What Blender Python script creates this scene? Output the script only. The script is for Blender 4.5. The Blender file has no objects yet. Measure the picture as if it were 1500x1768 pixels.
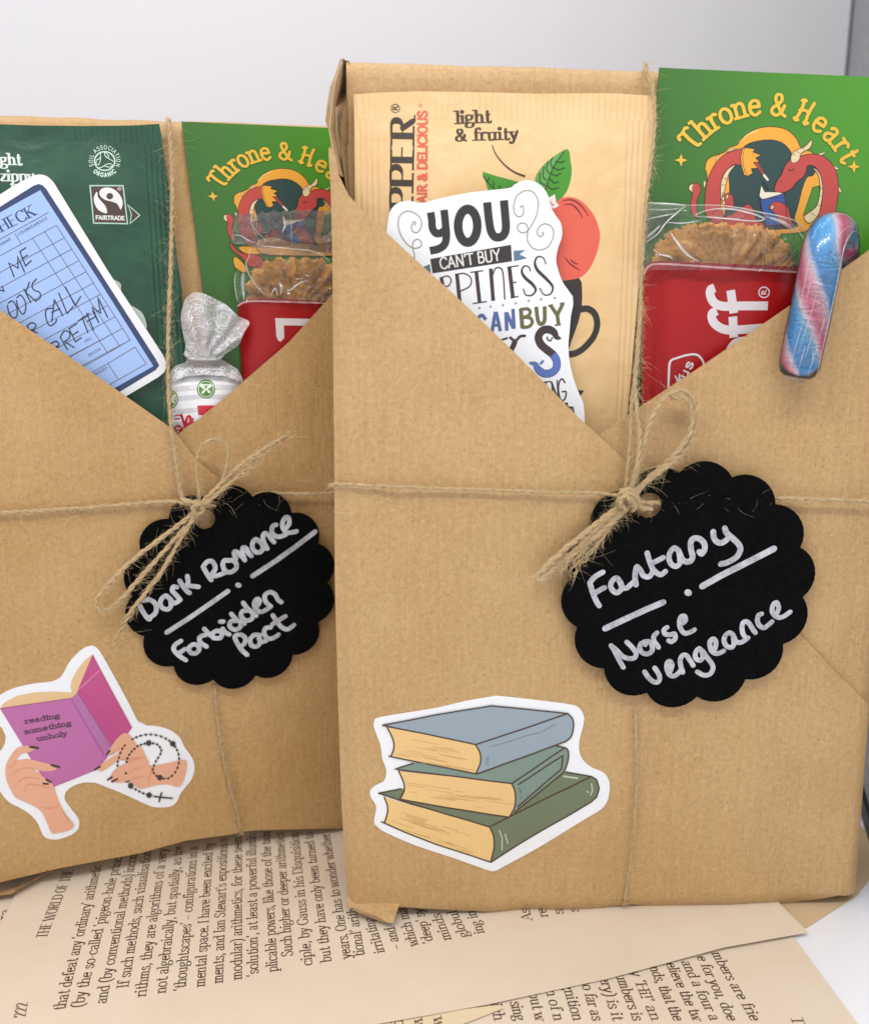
import bpy, bmesh, math, random
import numpy as np
from mathutils import Vector, Matrix, noise
from mathutils.geometry import delaunay_2d_cdt

random.seed(7)
SC = bpy.context.scene
COL = SC.collection
R = math.radians
MM = 0.001

# ------------------------------------------------------------------ camera
PITCH, FPX, CAMH = 14.0, 1800.0, 0.168        # degrees, focal length in photo pixels, metres above the floor
cam = bpy.data.cameras.new('camera')
cam.sensor_fit = 'HORIZONTAL'; cam.sensor_width = 36.0; cam.lens = FPX / 1500.0 * 36.0
cam.clip_start = 0.01; cam.clip_end = 20
camo = bpy.data.objects.new('camera', cam); COL.objects.link(camo)
camo.location = (0, 0, CAMH); camo.rotation_euler = (R(90 - PITCH), 0, 0)
cam.dof.use_dof = True; cam.dof.focus_distance = 0.255; cam.dof.aperture_fstop = 16
SC.camera = camo
EYE = Vector((0, 0, CAMH))

# ------------------------------------------------------------------ light
w = bpy.data.worlds.new('World'); SC.world = w; w.use_nodes = True
bg = w.node_tree.nodes['Background']
bg.inputs[0].default_value = (0.985, 0.985, 1.0, 1); bg.inputs[1].default_value = 0.88

def area(name, loc, target, sx, sy, power, col):
    l = bpy.data.lights.new(name, 'AREA'); l.shape = 'RECTANGLE'; l.size = sx; l.size_y = sy
    l.energy = power; l.color = col
    o = bpy.data.objects.new(name, l); COL.objects.link(o); o.location = loc
    d = Vector(target) - Vector(loc); o.rotation_euler = d.to_track_quat('-Z', 'Y').to_euler()
    return o
for k in range(15):      # the box is lit by a strip of separate LEDs along its front top edge
    area('led_front', (-0.26 + 0.44 * k / 14, -0.02, 0.47), (-0.1 + 0.2 * k / 14, 0.27, 0.08), 0.009, 0.009, 1.12 / 15, (1.0, 0.975, 0.95))
area('led_strip_ceiling', (0.0, 0.33, 0.46), (0.0, 0.36, 0.0), 0.46, 0.06, 0.40, (1.0, 0.975, 0.95))

SC.view_settings.view_transform = 'Standard'; SC.view_settings.look = 'None'
SC.view_settings.exposure = 0.21; SC.view_settings.gamma = 1.0
SC.cycles.max_bounces = 10; SC.cycles.transparent_max_bounces = 16; SC.cycles.caustics_reflective = False

# ------------------------------------------------------------------ photo-to-place measuring helpers
cp, sp = math.cos(R(PITCH)), math.sin(R(PITCH))
def ray(px, py):
    return Vector((1, 0, 0)) * ((px - 750) / FPX) + Vector((0, sp, cp)) * (-(py - 884) / FPX) + Vector((0, cp, -sp))
def ground(px, py, z=0.0):
    d = ray(px, py); t = (z - CAMH) / d.z
    return EYE + d * t

class Surf:
    """A real surface: plane (o,U,V,N) with relief h(u,v) along N; measures where a pixel's sight line meets it."""
    def __init__(s, o, U, V, N, h=None):
        s.o, s.U, s.V, s.N, s.h = Vector(o), Vector(U), Vector(V), Vector(N), h
    def uv(s, px, py, off=0.0):
        d = ray(px, py); k = off; u = v = 0
        for _ in range(12 if s.h else 1):
            o = s.o + s.N * k
            t = (o - EYE).dot(s.N) / d.dot(s.N)
            q = EYE + d * t - s.o
            u, v = q.dot(s.U), q.dot(s.V)
            if s.h: k = off + s.h(u, v)
        return (u, v)
    def p(s, u, v, off=0.0):
        return s.o + s.U * u + s.V * v + s.N * (off + (s.h(u, v) if s.h else 0.0))
    def mpp(s, px, py):
        """metres per photo pixel at this place"""
        u, v = s.uv(px, py)
        return (s.p(u, v) - EYE).dot(Vector((0, cp, -sp))) / FPX
    def shift(s, d, h=None):
        return Surf(s.o + s.N * d, s.U, s.V, s.N, h)

def upright(pxa, pya, pxb, pyb, z, lean, h=None):
    a, b = ground(pxa, pya, z), ground(pxb, pyb, z)
    U = (b - a).normalized()
    back = Vector((0, 0, 1)).cross(U).normalized()
    V = (Vector((0, 0, 1)) * math.cos(R(lean)) + back * math.sin(R(lean))).normalized()
    return Surf(a, U, V, U.cross(V).normalized(), h)

# ------------------------------------------------------------------ object helpers
ORG = {}
def thing(name, label, cat, loc, group=None):
    o = bpy.data.objects.new(name, None); COL.objects.link(o); o.location = loc
    o.empty_display_size = 0.01
    o['label'] = label; o['category'] = cat
    if group: o['group'] = group
    ORG[o.name] = Vector(loc)
    return o

class Acc:
    """collects vertices and faces of one mesh (world coordinates)"""
    def __init__(s): s.v, s.f, s.uv, s.sm = [], [], [], []
    def add(s, vs, fs, uvs=None, smooth=False):
        b = len(s.v)
        s.v += [tuple(x) for x in vs]
        s.f += [tuple(i + b for i in f) for f in fs]
        s.uv += list(uvs) if uvs is not None else [(0, 0)] * len(vs)
        s.sm += [smooth] * len(fs)
    def build(s, name, mat, parent=None, **props):
        me = bpy.data.meshes.new(name)
        if parent is not None: org = ORG[parent.name]
        else: org = Vector(props.pop('loc', (0, 0, 0)))
        me.from_pydata([(x - org.x, y - org.y, z - org.z) for x, y, z in s.v], [], s.f)
        uvl = me.uv_layers.new(name='UVMap')
        li = np.zeros(len(me.loops), dtype=np.int32); me.loops.foreach_get('vertex_index', li)
        uva = np.array(s.uv, dtype=np.float32)[li]
        uvl.data.foreach_set('uv', uva.ravel())
        me.polygons.foreach_set('use_smooth', s.sm)
        mats = mat if isinstance(mat, list) else [mat]
        for m in mats: me.materials.append(m)
        o = bpy.data.objects.new(name, me); COL.objects.link(o)
        if parent is not None: o.parent = parent
        else: o.location = org
        ORG[o.name] = org
        for k, x in props.items(): o[k] = x
        return o

def cr(pts, closed=False, n=6):
    """Catmull-Rom through the points"""
    P = [np.array(p, float) for p in pts]; m = len(P); out = []
    if m < 3: return [tuple(p) for p in P]
    rng = range(m) if closed else range(m - 1)
    for i in rng:
        p1, p2 = P[i], P[(i + 1) % m]
        p0 = P[i - 1] if (closed or i > 0) else 2 * p1 - p2
        p3 = P[(i + 2) % m] if (closed or i + 2 < m) else 2 * p2 - p1
        for k in range(n):
            t = k / n
            q = 0.5 * ((2 * p1) + (-p0 + p2) * t + (2 * p0 - 5 * p1 + 4 * p2 - p3) * t * t + (-p0 + 3 * p1 - 3 * p2 + p3) * t ** 3)
            out.append(tuple(q))
    if not closed: out.append(tuple(P[-1]))
    return out

def inside(pts, poly):
    """numpy point in polygon"""
    x, y = pts[:, 0], pts[:, 1]; c = np.zeros(len(pts), bool); n = len(poly)
    for i in range(n):
        x1, y1 = poly[i]; x2, y2 = poly[i - 1]
        if y1 == y2: continue
        m = ((y1 > y) != (y2 > y)) & (x < (x2 - x1) * (y - y1) / (y2 - y1) + x1)
        c ^= m
    return c

def fill(outer, holes=(), grid=None, gridv=None):
    """triangulate a 2-D outline (with holes); optional interior grid points"""
    rings = [list(outer)] + [list(h) for h in holes]
    V, E = [], []
    for r in rings:
        b = len(V); V += [Vector(p) for p in r]
        E += [(b + i, b + (i + 1) % len(r)) for i in range(len(r))]
    if grid:
        a = np.array(outer); lo, hi = a.min(0), a.max(0)
        gv = gridv or grid
        gx = np.arange(lo[0] + grid / 2, hi[0], grid); gy = np.arange(lo[1] + gv / 2, hi[1], gv)
        if len(gx) and len(gy):
            g = np.stack(np.meshgrid(gx, gy), -1).reshape(-1, 2)
            k = inside(g, outer)
            for h in holes: k &= ~inside(g, h)
            V += [Vector(p) for p in g[k]]
    vo, _, fo, _, _, _ = delaunay_2d_cdt(V, E, [], 1, 1e-9)
    F = [tuple(f) for f in fo]
    if F:
        cen = np.array([[sum(vo[i][k] for i in f) / len(f) for k in (0, 1)] for f in F])
        keep = inside(cen, outer)
        for h in holes: keep &= ~inside(cen, h)
        F = [f for f, k in zip(F, keep) if k]
    out = []
    for f in F:
        a, b, c = vo[f[0]], vo[f[1]], vo[f[2]]
        out.append(f if (b - a).cross(c - a) > 0 else tuple(reversed(f)))
    return [tuple(p) for p in vo], out

def subdiv(r, step, closed=True):
    out = []; n = len(r)
    for i in range(n if closed else n - 1):
        p, q = r[i], r[(i + 1) % n]; k = max(1, int(math.dist(p, q) / step))
        out += [(p[0] + (q[0] - p[0]) * j / k, p[1] + (q[1] - p[1]) * j / k) for j in range(k)]
    if not closed: out.append(tuple(r[-1]))
    return out
def pxuv(surf, pts, off=0.0): return [surf.uv(x, y, off) for x, y in pts]

def plate(acc, surf, outer, holes=(), off=0.0, grid=None, gridv=None, thick=0.0, uvspace=False, smooth=None):
    """a flat or curved sheet with the given outline on the surface"""
    o2 = list(outer) if uvspace else pxuv(surf, outer, off)
    h2 = [list(h) if uvspace else pxuv(surf, h, off) for h in holes]
    if surf.h and grid:
        o2 = subdiv(o2, grid); h2 = [subdiv(h, grid) for h in h2]
    V, F = fill(o2, h2, grid, gridv)
    if smooth is None: smooth = bool(surf.h)
    uvs = [(u * 100, v * 100) for u, v in V]
    acc.add([surf.p(u, v, off) for u, v in V], F, uvs, smooth)
    if thick:
        acc.add([surf.p(u, v, off - thick) for u, v in V], [tuple(reversed(f)) for f in F], uvs, smooth)
        for r in [o2] + h2:
            a = sum(r[i - 1][0] * r[i][1] - r[i][0] * r[i - 1][1] for i in range(len(r)))
            rr = r if (a > 0) == (r is o2) else r[::-1]
            n = len(rr)
            vs = [surf.p(u, v, off) for u, v in rr] + [surf.p(u, v, off - thick) for u, v in rr]
            uu = [(u * 100, v * 100) for u, v in rr] * 2
            acc.add(vs, [(i, i + n, (i + 1) % n + n, (i + 1) % n) for i in range(n)], uu)

ZK = [0]
def ribbon(acc, surf, pts, wid, off, uvspace=False, cap=True, closed=False, nib=None, wpx=True, taper=None):
    """an ink stroke: a thin strip following pts (photo pixels or u,v metres) on the surface"""
    if uvspace: P = [np.array(p, float) for p in pts]; sc = 1.0
    else:
        P = [np.array(surf.uv(x, y, off)) for x, y in pts]
        sc = surf.mpp(*pts[len(pts) // 2]) if wpx else 1.0
    Q = [P[0]]
    for p in P[1:]:
        if np.linalg.norm(p - Q[-1]) > 1e-6: Q.append(p)
    if closed and np.linalg.norm(Q[0] - Q[-1]) < 1e-6: Q.pop()
    P = Q; n = len(P)
    if surf.h and n > 1 and not nib:
        P = [np.array(q) for q in subdiv([tuple(q) for q in P], 0.0012, closed)]; n = len(P)
    if n < 2:
        P = [P[0], P[0] + np.array([1e-5, 0])]; n = 2
    ZK[0] = (ZK[0] + 1) % 7
    base = off + ZK[0] * 1.1e-6
    vs, fs, uvs = [], [], []
    W = wid * sc / 2
    L, Rr = [], []
    for i in range(n):
        if closed: d0 = P[i] - P[i - 1]; d1 = P[(i + 1) % n] - P[i]
        else:
            d0 = P[i] - P[max(i - 1, 0)]; d1 = P[min(i + 1, n - 1)] - P[i]
            if i == 0: d0 = d1
            if i == n - 1: d1 = d0
        d0 = d0 / np.linalg.norm(d0); d1 = d1 / np.linalg.norm(d1)
        t = d0 + d1; l = np.linalg.norm(t)
        t = t / l if l > 0.2 else d0
        nn = np.array([-t[1], t[0]])
        mi = 1 / max(0.55, l / 2)
        wv = W
        if nib: wv = W * nib(t)
        if taper: wv *= taper(i / (n - 1))
        L.append(P[i] + nn * wv * mi); Rr.append(P[i] - nn * wv * mi)
    k = lambda i: base + (1.2e-5 if surf.h else 4e-6) * i / max(n - 1, 1)
    for i in range(n):
        vs += [surf.p(L[i][0], L[i][1], k(i)), surf.p(Rr[i][0], Rr[i][1], k(i))]
    for i in range(n if closed else n - 1):
        j = (i + 1) % n
        fs.append((2 * i, 2 * i + 1, 2 * j + 1, 2 * j))
    if cap and not closed:
        for e, s in ((0, -1), (n - 1, 1)):
            d = P[1] - P[0] if e == 0 else P[-1] - P[-2]
            d = d / np.linalg.norm(d) * s
            r = np.linalg.norm(L[e] - Rr[e]) / 2
            c = (L[e] + Rr[e]) / 2; m = (L[e] - Rr[e]) / 2
            b = len(vs); arc = [2 * e]
            for q in range(1, 4):
                a = math.pi * q / 4
                x = c + m * math.cos(a) + d * r * math.sin(a)
                vs.append(surf.p(x[0], x[1], k(e))); arc.append(b + q - 1)
            arc.append(2 * e + 1)
            fs.append(tuple(arc) if s > 0 else tuple(reversed(arc)))
    # orient faces towards the surface normal
    acc.add(vs, [f if (Vector(vs[f[1]]) - Vector(vs[f[0]])).cross(Vector(vs[f[2]]) - Vector(vs[f[1]])).dot(surf.N) > 0 else tuple(reversed(f)) for f in fs], None)

def disc(acc, surf, x, y, r, off, n=16, ry=None, rot=0):
    ry = ry or r
    pts = []
    for i in range(n):
        a = 2 * math.pi * i / n
        cx, cy = r * math.cos(a), ry * math.sin(a)
        pts.append((x + cx * math.cos(rot) - cy * math.sin(rot), y + cx * math.sin(rot) + cy * math.cos(rot)))
    plate(acc, surf, pts, off=off)

# ------------------------------------------------------------------ stroke alphabet (own skeleton letters)
def _g(adv, *st):
    out = []
    for s in st:
        k, body = s[0], s[1:]
        pts = [tuple(float(q) for q in p.split(',')) for p in body.split()]
        out.append((k, pts))
    return adv, out
G = {
 'a': _g(440, 'c80,380 170,460 290,430 310,320 310,120 335,20 410,15', 'c310,270 150,235 65,130 110,15 220,0 310,90'),
 'b': _g(460, 'l100,720 100,5', 'c100,380 220,460 350,400 390,230 340,60 210,-5 100,60'),
 'c': _g(410, 'c365,360 290,455 170,440 80,350 60,220 110,60 230,-5 370,80'),
 'd': _g(470, 'l360,720 360,0', 'c360,380 240,460 110,400 60,230 120,50 240,-5 360,70'),
 'e': _g(420, 'l75,260 365,260', 'c365,260 340,410 220,460 100,390 60,230 110,60 230,-5 370,80'),
 'f': _g(310, 'c345,640 300,715 210,690 165,600 160,500', 'l160,500 160,0', 'L60,440 290,440'),
 'g': _g(440, 'o200,460 320,400 320,270 200,190 80,270 80,400', 'c130,200 75,130 140,60 300,35 385,-50 330,-170 190,-215 60,-165 50,-70 140,20', 'L310,420 420,450'),
 'h': _g(470, 'l100,720 100,0', 'c100,330 190,440 300,450 355,360 360,300', 'k360,310 360,0'),
 'i': _g(210, 'l100,460 100,0', 'd100,640'),
 'j': _g(210, 'l120,460 120,-100', 'c120,-100 90,-200 10,-200', 'd120,640'),
 'k': _g(450, 'l100,720 100,0', 'L340,450 110,210', 'k190,290 380,0'),
 'l': _g(210, 'l100,720 100,0'),
 'm': _g(660, 'l100,460 100,0', 'c100,340 180,440 270,450 315,370 320,300', 'k320,310 320,0', 'c320,340 400,440 490,450 535,370 540,300', 'k540,310 540,0'),
 'n': _g(470, 'l100,460 100,0', 'c100,330 190,440 300,450 355,360 360,300', 'k360,310 360,0'),
 'o': _g(450, 'o220,465 350,390 390,230 345,65 220,-8 95,65 50,230 95,390'),
 'p': _g(460, 'l100,460 100,-220', 'c100,380 220,460 350,400 390,230 340,60 210,-5 100,60'),
 'q': _g(470, 'l360,460 360,-220', 'c360,380 240,460 110,400 60,230 120,50 240,-5 360,70'),
 'r': _g(330, 'l100,460 100,0', 'c100,310 170,430 250,460 320,410'),
 's': _g(370, 'c310,370 240,455 130,450 80,370 120,280 250,210 325,120 270,10 150,-8 60,80'),
 't': _g(310, 'c150,600 150,300 150,110 180,10 240,0 310,60', 'L50,440 290,440'),
 'u': _g(470, 'l100,460 100,130', 'c100,140 130,20 220,-5 310,50 355,140', 'l355,460 355,0'),
 'v': _g(400, 'l50,460 200,0', 'L350,460 200,0'),
 'w': _g(580, 'l40,460 165,0', 'L290,440 165,0', 'l290,440 415,0', 'L540,460 415,0'),
 'x': _g(400, 'l50,460 350,0', 'L340,460 60,0'),
 'y': _g(400, 'l50,460 215,10', 'c350,460 200,-40 140,-180 70,-210 30,-150'),
 'z': _g(390, 'L60,440 340,440', 'k340,440 60,20', 'L60,20 350,20'),
 'A': _g(540, 'k270,690 490,0', 'L270,690 50,0', 'L130,240 410,240'),
 'B': _g(500, 'k100,700 100,0', 'c100,685 300,690 400,600 380,440 250,365 100,365', 'c250,365 430,310 445,120 320,15 100,12'),
 'C': _g(540, 'c500,560 400,690 230,680 90,540 55,340 110,110 270,-8 400,20 510,130'),
 'D': _g(570, 'k100,700 100,0', 'c100,685 320,690 480,560 515,350 475,130 310,10 100,12'),
 'E': _g(490, 'k100,700 100,0', 'L100,685 430,685', 'L100,360 360,360', 'L100,15 440,15'),
 'F': _g(460, 'k100,700 100,0', 'L100,685 430,685', 'L100,360 360,360'),
 'G': _g(570, 'c500,560 400,690 230,680 90,540 55,340 110,110 270,-8 400,20 490,100', 'k490,300 490,30', 'L380,300 520,300'),
 'H': _g(580, 'k100,700 100,0', 'k480,700 480,0', 'L100,360 480,360'),
 'I': _g(240, 'k120,700 120,0'),
 'K': _g(520, 'k100,700 100,0', 'L450,700 110,300', 'k210,400 480,0'),
 'L': _g(460, 'k100,700 100,0', 'L100,15 430,15'),
 'M': _g(680, 'L100,700 100,0', 'k110,700 340,100', 'L340,100 570,700', 'k570,700 570,0'),
 'N': _g(590, 'L100,700 100,0', 'k100,700 490,0', 'L490,700 490,0'),
 'O': _g(590, 'o290,692 450,600 525,345 450,90 290,-10 130,90 55,345 130,600'),
 'P': _g(470, 'k100,700 100,0', 'c100,685 300,690 410,600 410,450 300,345 100,345'),
 'R': _g(540, 'k100,700 100,0', 'c100,685 300,690 400,600 395,450 290,355 100,355', 'c260,350 350,160 430,20 520,0'),
 'S': _g(450, 'c390,570 310,690 170,685 80,580 100,450 260,360 390,250 390,90 260,-8 130,10 55,120'),
 'T': _g(500, 'k250,700 250,0', 'L40,685 460,685'),
 'U': _g(570, 'k100,700 100,200', 'c100,210 150,20 290,-8 420,30 470,210', 'L470,700 470,200'),
 'W': _g(780, 'k40,700 210,0', 'L380,680 210,0', 'k380,680 550,0', 'L730,700 550,0'),
 'Y': _g(500, 'k40,700 250,330', 'L460,700 250,330', 'k250,340 250,0'),
 '2': _g(430, 'c70,500 120,620 250,650 350,560 330,420 200,230 70,20', 'L70,20 370,20'),
 'Ŧ': _g(500, 'c30,590 80,690 250,655 400,700 480,640', 'c270,670 235,350 255,60 350,0'),
 'Ħ': _g(560, 'c60,640 120,700 190,690', 'c140,690 150,350 110,0', 'c450,720 410,350 440,0', 'c110,340 280,400 430,370', 'c50,40 110,0 190,30', 'c390,40 440,0 520,60'),
 '&': _g(560, 'c450,330 390,140 240,-5 90,60 85,200 240,350 340,490 300,650 180,650 140,520 230,330 400,80 520,0'),
 '.': _g(190, 'd90,30'), ',': _g(190, 'c100,40 110,-20 60,-110'), "’": _g(160, 'c90,700 110,640 60,560'),
 "‘": _g(160, 'c90,560 55,630 100,700'), '-': _g(280, 'L50,230 230,230'), '–': _g(480, 'L40,230 440,230'),
 '(': _g(270, 'c220,740 90,560 70,260 110,0 220,-190'), ')': _g(270, 'c50,740 180,560 200,260 160,0 50,-190'),
 '!': _g(220, 'k110,700 110,220', 'd110,30'), ' ': _g(230), "'": _g(150, 'c80,720 80,640 70,560'),
}
def adv_width(s, track=0): return sum(G[c][0] + track for c in s)
def glyph_strokes(c):
    for k, pts in G[c][1]:
        yield k, (cr(pts, k == 'o', 4) if k in 'co' else pts)

def put_glyph(acc, surf, c, place, size, w, off, serif=True, thin=0.35, slant=0.0):
    """place(x,y) maps em units (1/1000 scaled by size) to surface u,v"""
    def nibf(t):
        return 1.0
    for k, pts in glyph_strokes(c):
        if k == 'd':
            x, y = pts[0]; r = w * 0.62 / size * 1000
            q = [place(x + r * math.cos(a * math.pi / 5), y + r * math.sin(a * math.pi / 5)) for a in range(10)]
            plate(acc, surf, q, off=off, uvspace=True); continue
        # width by stroke direction in letter space
        P = [place(x, y) for x, y in pts]
        n = len(pts)
        def tw(i):
            a = pts[max(i - 1, 0)]; b = pts[min(i + 1, n - 1)]
            d = math.hypot(b[0] - a[0], b[1] - a[1]) or 1
            s = abs(b[1] - a[1]) / d
            return thin + (1 - thin) * s ** 1.5
        if k == 'L': tf = lambda t: thin
        elif k in 'lk': tf = lambda t: 1.0
        else: tf = lambda t: tw(int(round(t * (n - 1)))) if serif else 1.0
        if not serif: tf = lambda t: 1.0
        cl = (k == 'o')
        ribbon(acc, surf, P, w, off, uvspace=True, cap=not serif or k == 'c', closed=cl, taper=tf)
        if serif and k in 'lkL':
            for e, (x, y) in ((0, pts[0]), (1, pts[-1])):
                if y not in (0, 460, 700, 720, -220): continue
                a, b = pts[0], pts[-1]
                if abs(b[1] - a[1]) < abs(b[0] - a[0]) * 0.8: continue
                r = w / size * 1000
                l0, l1 = x - r * 1.05 - 12, x + r * 1.05 + 12
                if k == 'l' and y in (460, 720) and abs(a[0] - b[0]) < 5: l1 = x + r * 0.3
                yy = y + (r * 0.14 if y <= 0 else -r * 0.14)
                ribbon(acc, surf, [place(l0, yy), place(l1, yy)], w * max(thin, 0.3), off + 1e-5, uvspace=True, cap=False)

def text(acc, surf, s, p0, p1, cap, off, w=0.12, serif=True, thin=0.35, fit=True, track=0, uvspace=False, bow=0.0):
    """lettering on the surface: baseline from pixel p0 to pixel p1, capital height cap in metres"""
    a = np.array(p0 if uvspace else surf.uv(*p0, off)); b = np.array(p1 if uvspace else surf.uv(*p1, off))
    d = b - a; L = np.linalg.norm(d); d = d / L; nrm = np.array([-d[1], d[0]])
    sy = cap / 700.0
    W = adv_width(s, track) * sy
    sx = sy * (L / W if fit else 1.0)
    x = 0
    for c in s:
        def place(gx, gy, x=x):
            q = a + d * ((x + gx) * sx) + nrm * (gy * sy)
            return (q[0], q[1])
        if c != ' ': put_glyph(acc, surf, c, place, cap / 0.7, w * cap / 0.7, off, serif, thin)
        x += G[c][0] + track

def circle3(p, q, r):
    ax, ay = p; bx, by = q; cx, cy = r
    d = 2 * (ax * (by - cy) + bx * (cy - ay) + cx * (ay - by))
    ux = ((ax * ax + ay * ay) * (by - cy) + (bx * bx + by * by) * (cy - ay) + (cx * cx + cy * cy) * (ay - by)) / d
    uy = ((ax * ax + ay * ay) * (cx - bx) + (bx * bx + by * by) * (ax - cx) + (cx * cx + cy * cy) * (bx - ax)) / d
    return ux, uy, math.hypot(ax - ux, ay - uy)

def arc_text(acc, surf, s, c, r, a0, a1, capx, off, w, T=lambda x, y: (x, y), serif=False, thin=0.5, flip=False, inside_=False):
    """lettering round a circle given in drawing coordinates; a0,a1 in degrees (screen, clockwise from up)"""
    W = adv_width(s); x = 0; sy = capx / 700.0
    sgn = -1 if flip else 1
    for ch in s:
        def place(gx, gy, x=x):
            t = R(a0 + (a1 - a0) * (x + G[ch][0] / 2) / W)
            lx, ly = (gx - G[ch][0] / 2) * sy, gy * sy
            # local frame: radial outwards, tangent clockwise
            rx, ry = math.sin(t), -math.cos(t); tx, ty = math.cos(t), math.sin(t)
            if flip: X, Y = c[0] + rx * (r - ly) - tx * lx, c[1] + ry * (r - ly) - ty * lx
            else: X, Y = c[0] + rx * (r + ly) + tx * lx, c[1] + ry * (r + ly) + ty * lx
            return surf.uv(*T(X, Y), off)
        m = surf.mpp(*T(*c)); k = math.hypot(T(1, 0)[0] - T(0, 0)[0], T(1, 0)[1] - T(0, 0)[1])
        if ch != ' ': put_glyph(acc, surf, ch, place, capx * k * m / 0.7, w * k * m, off, serif, thin)
        x += G[ch][0]

def Z(s, ox, oy): return lambda pts: [(x / s + ox, y / s + oy) for x, y in pts]
# ------------------------------------------------------------------ materials
def lin(c):
    if isinstance(c, str):
        c = c.lstrip('#'); c = [int(c[i:i + 2], 16) / 255 for i in (0, 2, 4)]
        c = [x / 12.92 if x <= 0.04045 else ((x + 0.055) / 1.055) ** 2.4 for x in c]
    return (c[0], c[1], c[2], 1)
def newmat(name):
    m = bpy.data.materials.new(name); m.use_nodes = True
    nt = m.node_tree; b = nt.nodes['Principled BSDF']
    return m, nt, b
def nd(nt, t, **kw):
    n = nt.nodes.new(t)
    for k, v in kw.items():
        if k.startswith('i_'): n.inputs[k[2:].replace('_', ' ')].default_value = v
        else: setattr(n, k, v)
    return n
def ramp(nt, fac, stops, interp='LINEAR'):
    r = nt.nodes.new('ShaderNodeValToRGB'); r.color_ramp.interpolation = interp
    e = r.color_ramp.elements
    while len(e) < len(stops): e.new(0.5)
    for el, (p, c) in zip(e, stops): el.position = p; el.color = lin(c) if not isinstance(c, float) else (c, c, c, 1)
    nt.links.new(fac, r.inputs[0]); return r.outputs[0]
def mathn(nt, op, a, b=None, c=None):
    n = nt.nodes.new('ShaderNodeMath'); n.operation = op
    for i, x in enumerate((a, b, c)):
        if x is None: continue
        if isinstance(x, (int, float)): n.inputs[i].default_value = x
        else: nt.links.new(x, n.inputs[i])
    return n.outputs[0]
def mix(nt, fac, a, b, mode='MIX'):
    n = nt.nodes.new('ShaderNodeMix'); n.data_type = 'RGBA'; n.blend_type = mode
    for i, x in ((0, fac), (6, a), (7, b)):
        if isinstance(x, (int, float)): n.inputs[i].default_value = x
        elif isinstance(x, (tuple, str, list)): n.inputs[i].default_value = lin(x)
        else: nt.links.new(x, n.inputs[i])
    return n.outputs[2]
def uvmap(nt, sx=1, sy=1, rot=0):
    t = nt.nodes.new('ShaderNodeTexCoord'); m = nt.nodes.new('ShaderNodeMapping')
    m.inputs['Scale'].default_value = (sx, sy, 1); m.inputs['Rotation'].default_value = (0, 0, rot)
    nt.links.new(t.outputs['UV'], m.inputs[0]); return m.outputs[0]
def noiz(nt, vec, scale, detail=2, rough=0.5, dist=0.0):
    n = nt.nodes.new('ShaderNodeTexNoise'); n.inputs['Scale'].default_value = scale
    n.inputs['Detail'].default_value = detail; n.inputs['Roughness'].default_value = rough
    n.inputs['Distortion'].default_value = dist
    nt.links.new(vec, n.inputs['Vector']); return n.outputs['Fac']
def bump(nt, bsdf, h, dist, strength=1.0, prev=None):
    n = nt.nodes.new('ShaderNodeBump'); n.inputs['Distance'].default_value = dist; n.inputs['Strength'].default_value = strength
    nt.links.new(h, n.inputs['Height'])
    if prev is not None: nt.links.new(prev, n.inputs['Normal'])
    nt.links.new(n.outputs[0], bsdf.inputs['Normal']); return n.outputs[0]

def flat(name, col, rough=0.5, coat=0.0, metallic=0.0, spec=0.5):
    m, nt, b = newmat(name)
    b.inputs['Roughness'].default_value = rough
    b.inputs['Coat Weight'].default_value = coat; b.inputs['Coat Roughness'].default_value = 0.15
    b.inputs['Metallic'].default_value = metallic; b.inputs['Specular IOR Level'].default_value = spec
    # print is never perfectly even: a faint mottling in the colour
    t = nt.nodes.new('ShaderNodeTexCoord')
    f = noiz(nt, t.outputs['Object'], 900, 2)
    c = mix(nt, mathn(nt, 'MULTIPLY', f, 0.16), lin(col)[:3], (0.5 * lin(col)[0], 0.5 * lin(col)[1], 0.5 * lin(col)[2]))
    nt.links.new(c, b.inputs['Base Color'])
    return m

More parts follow.
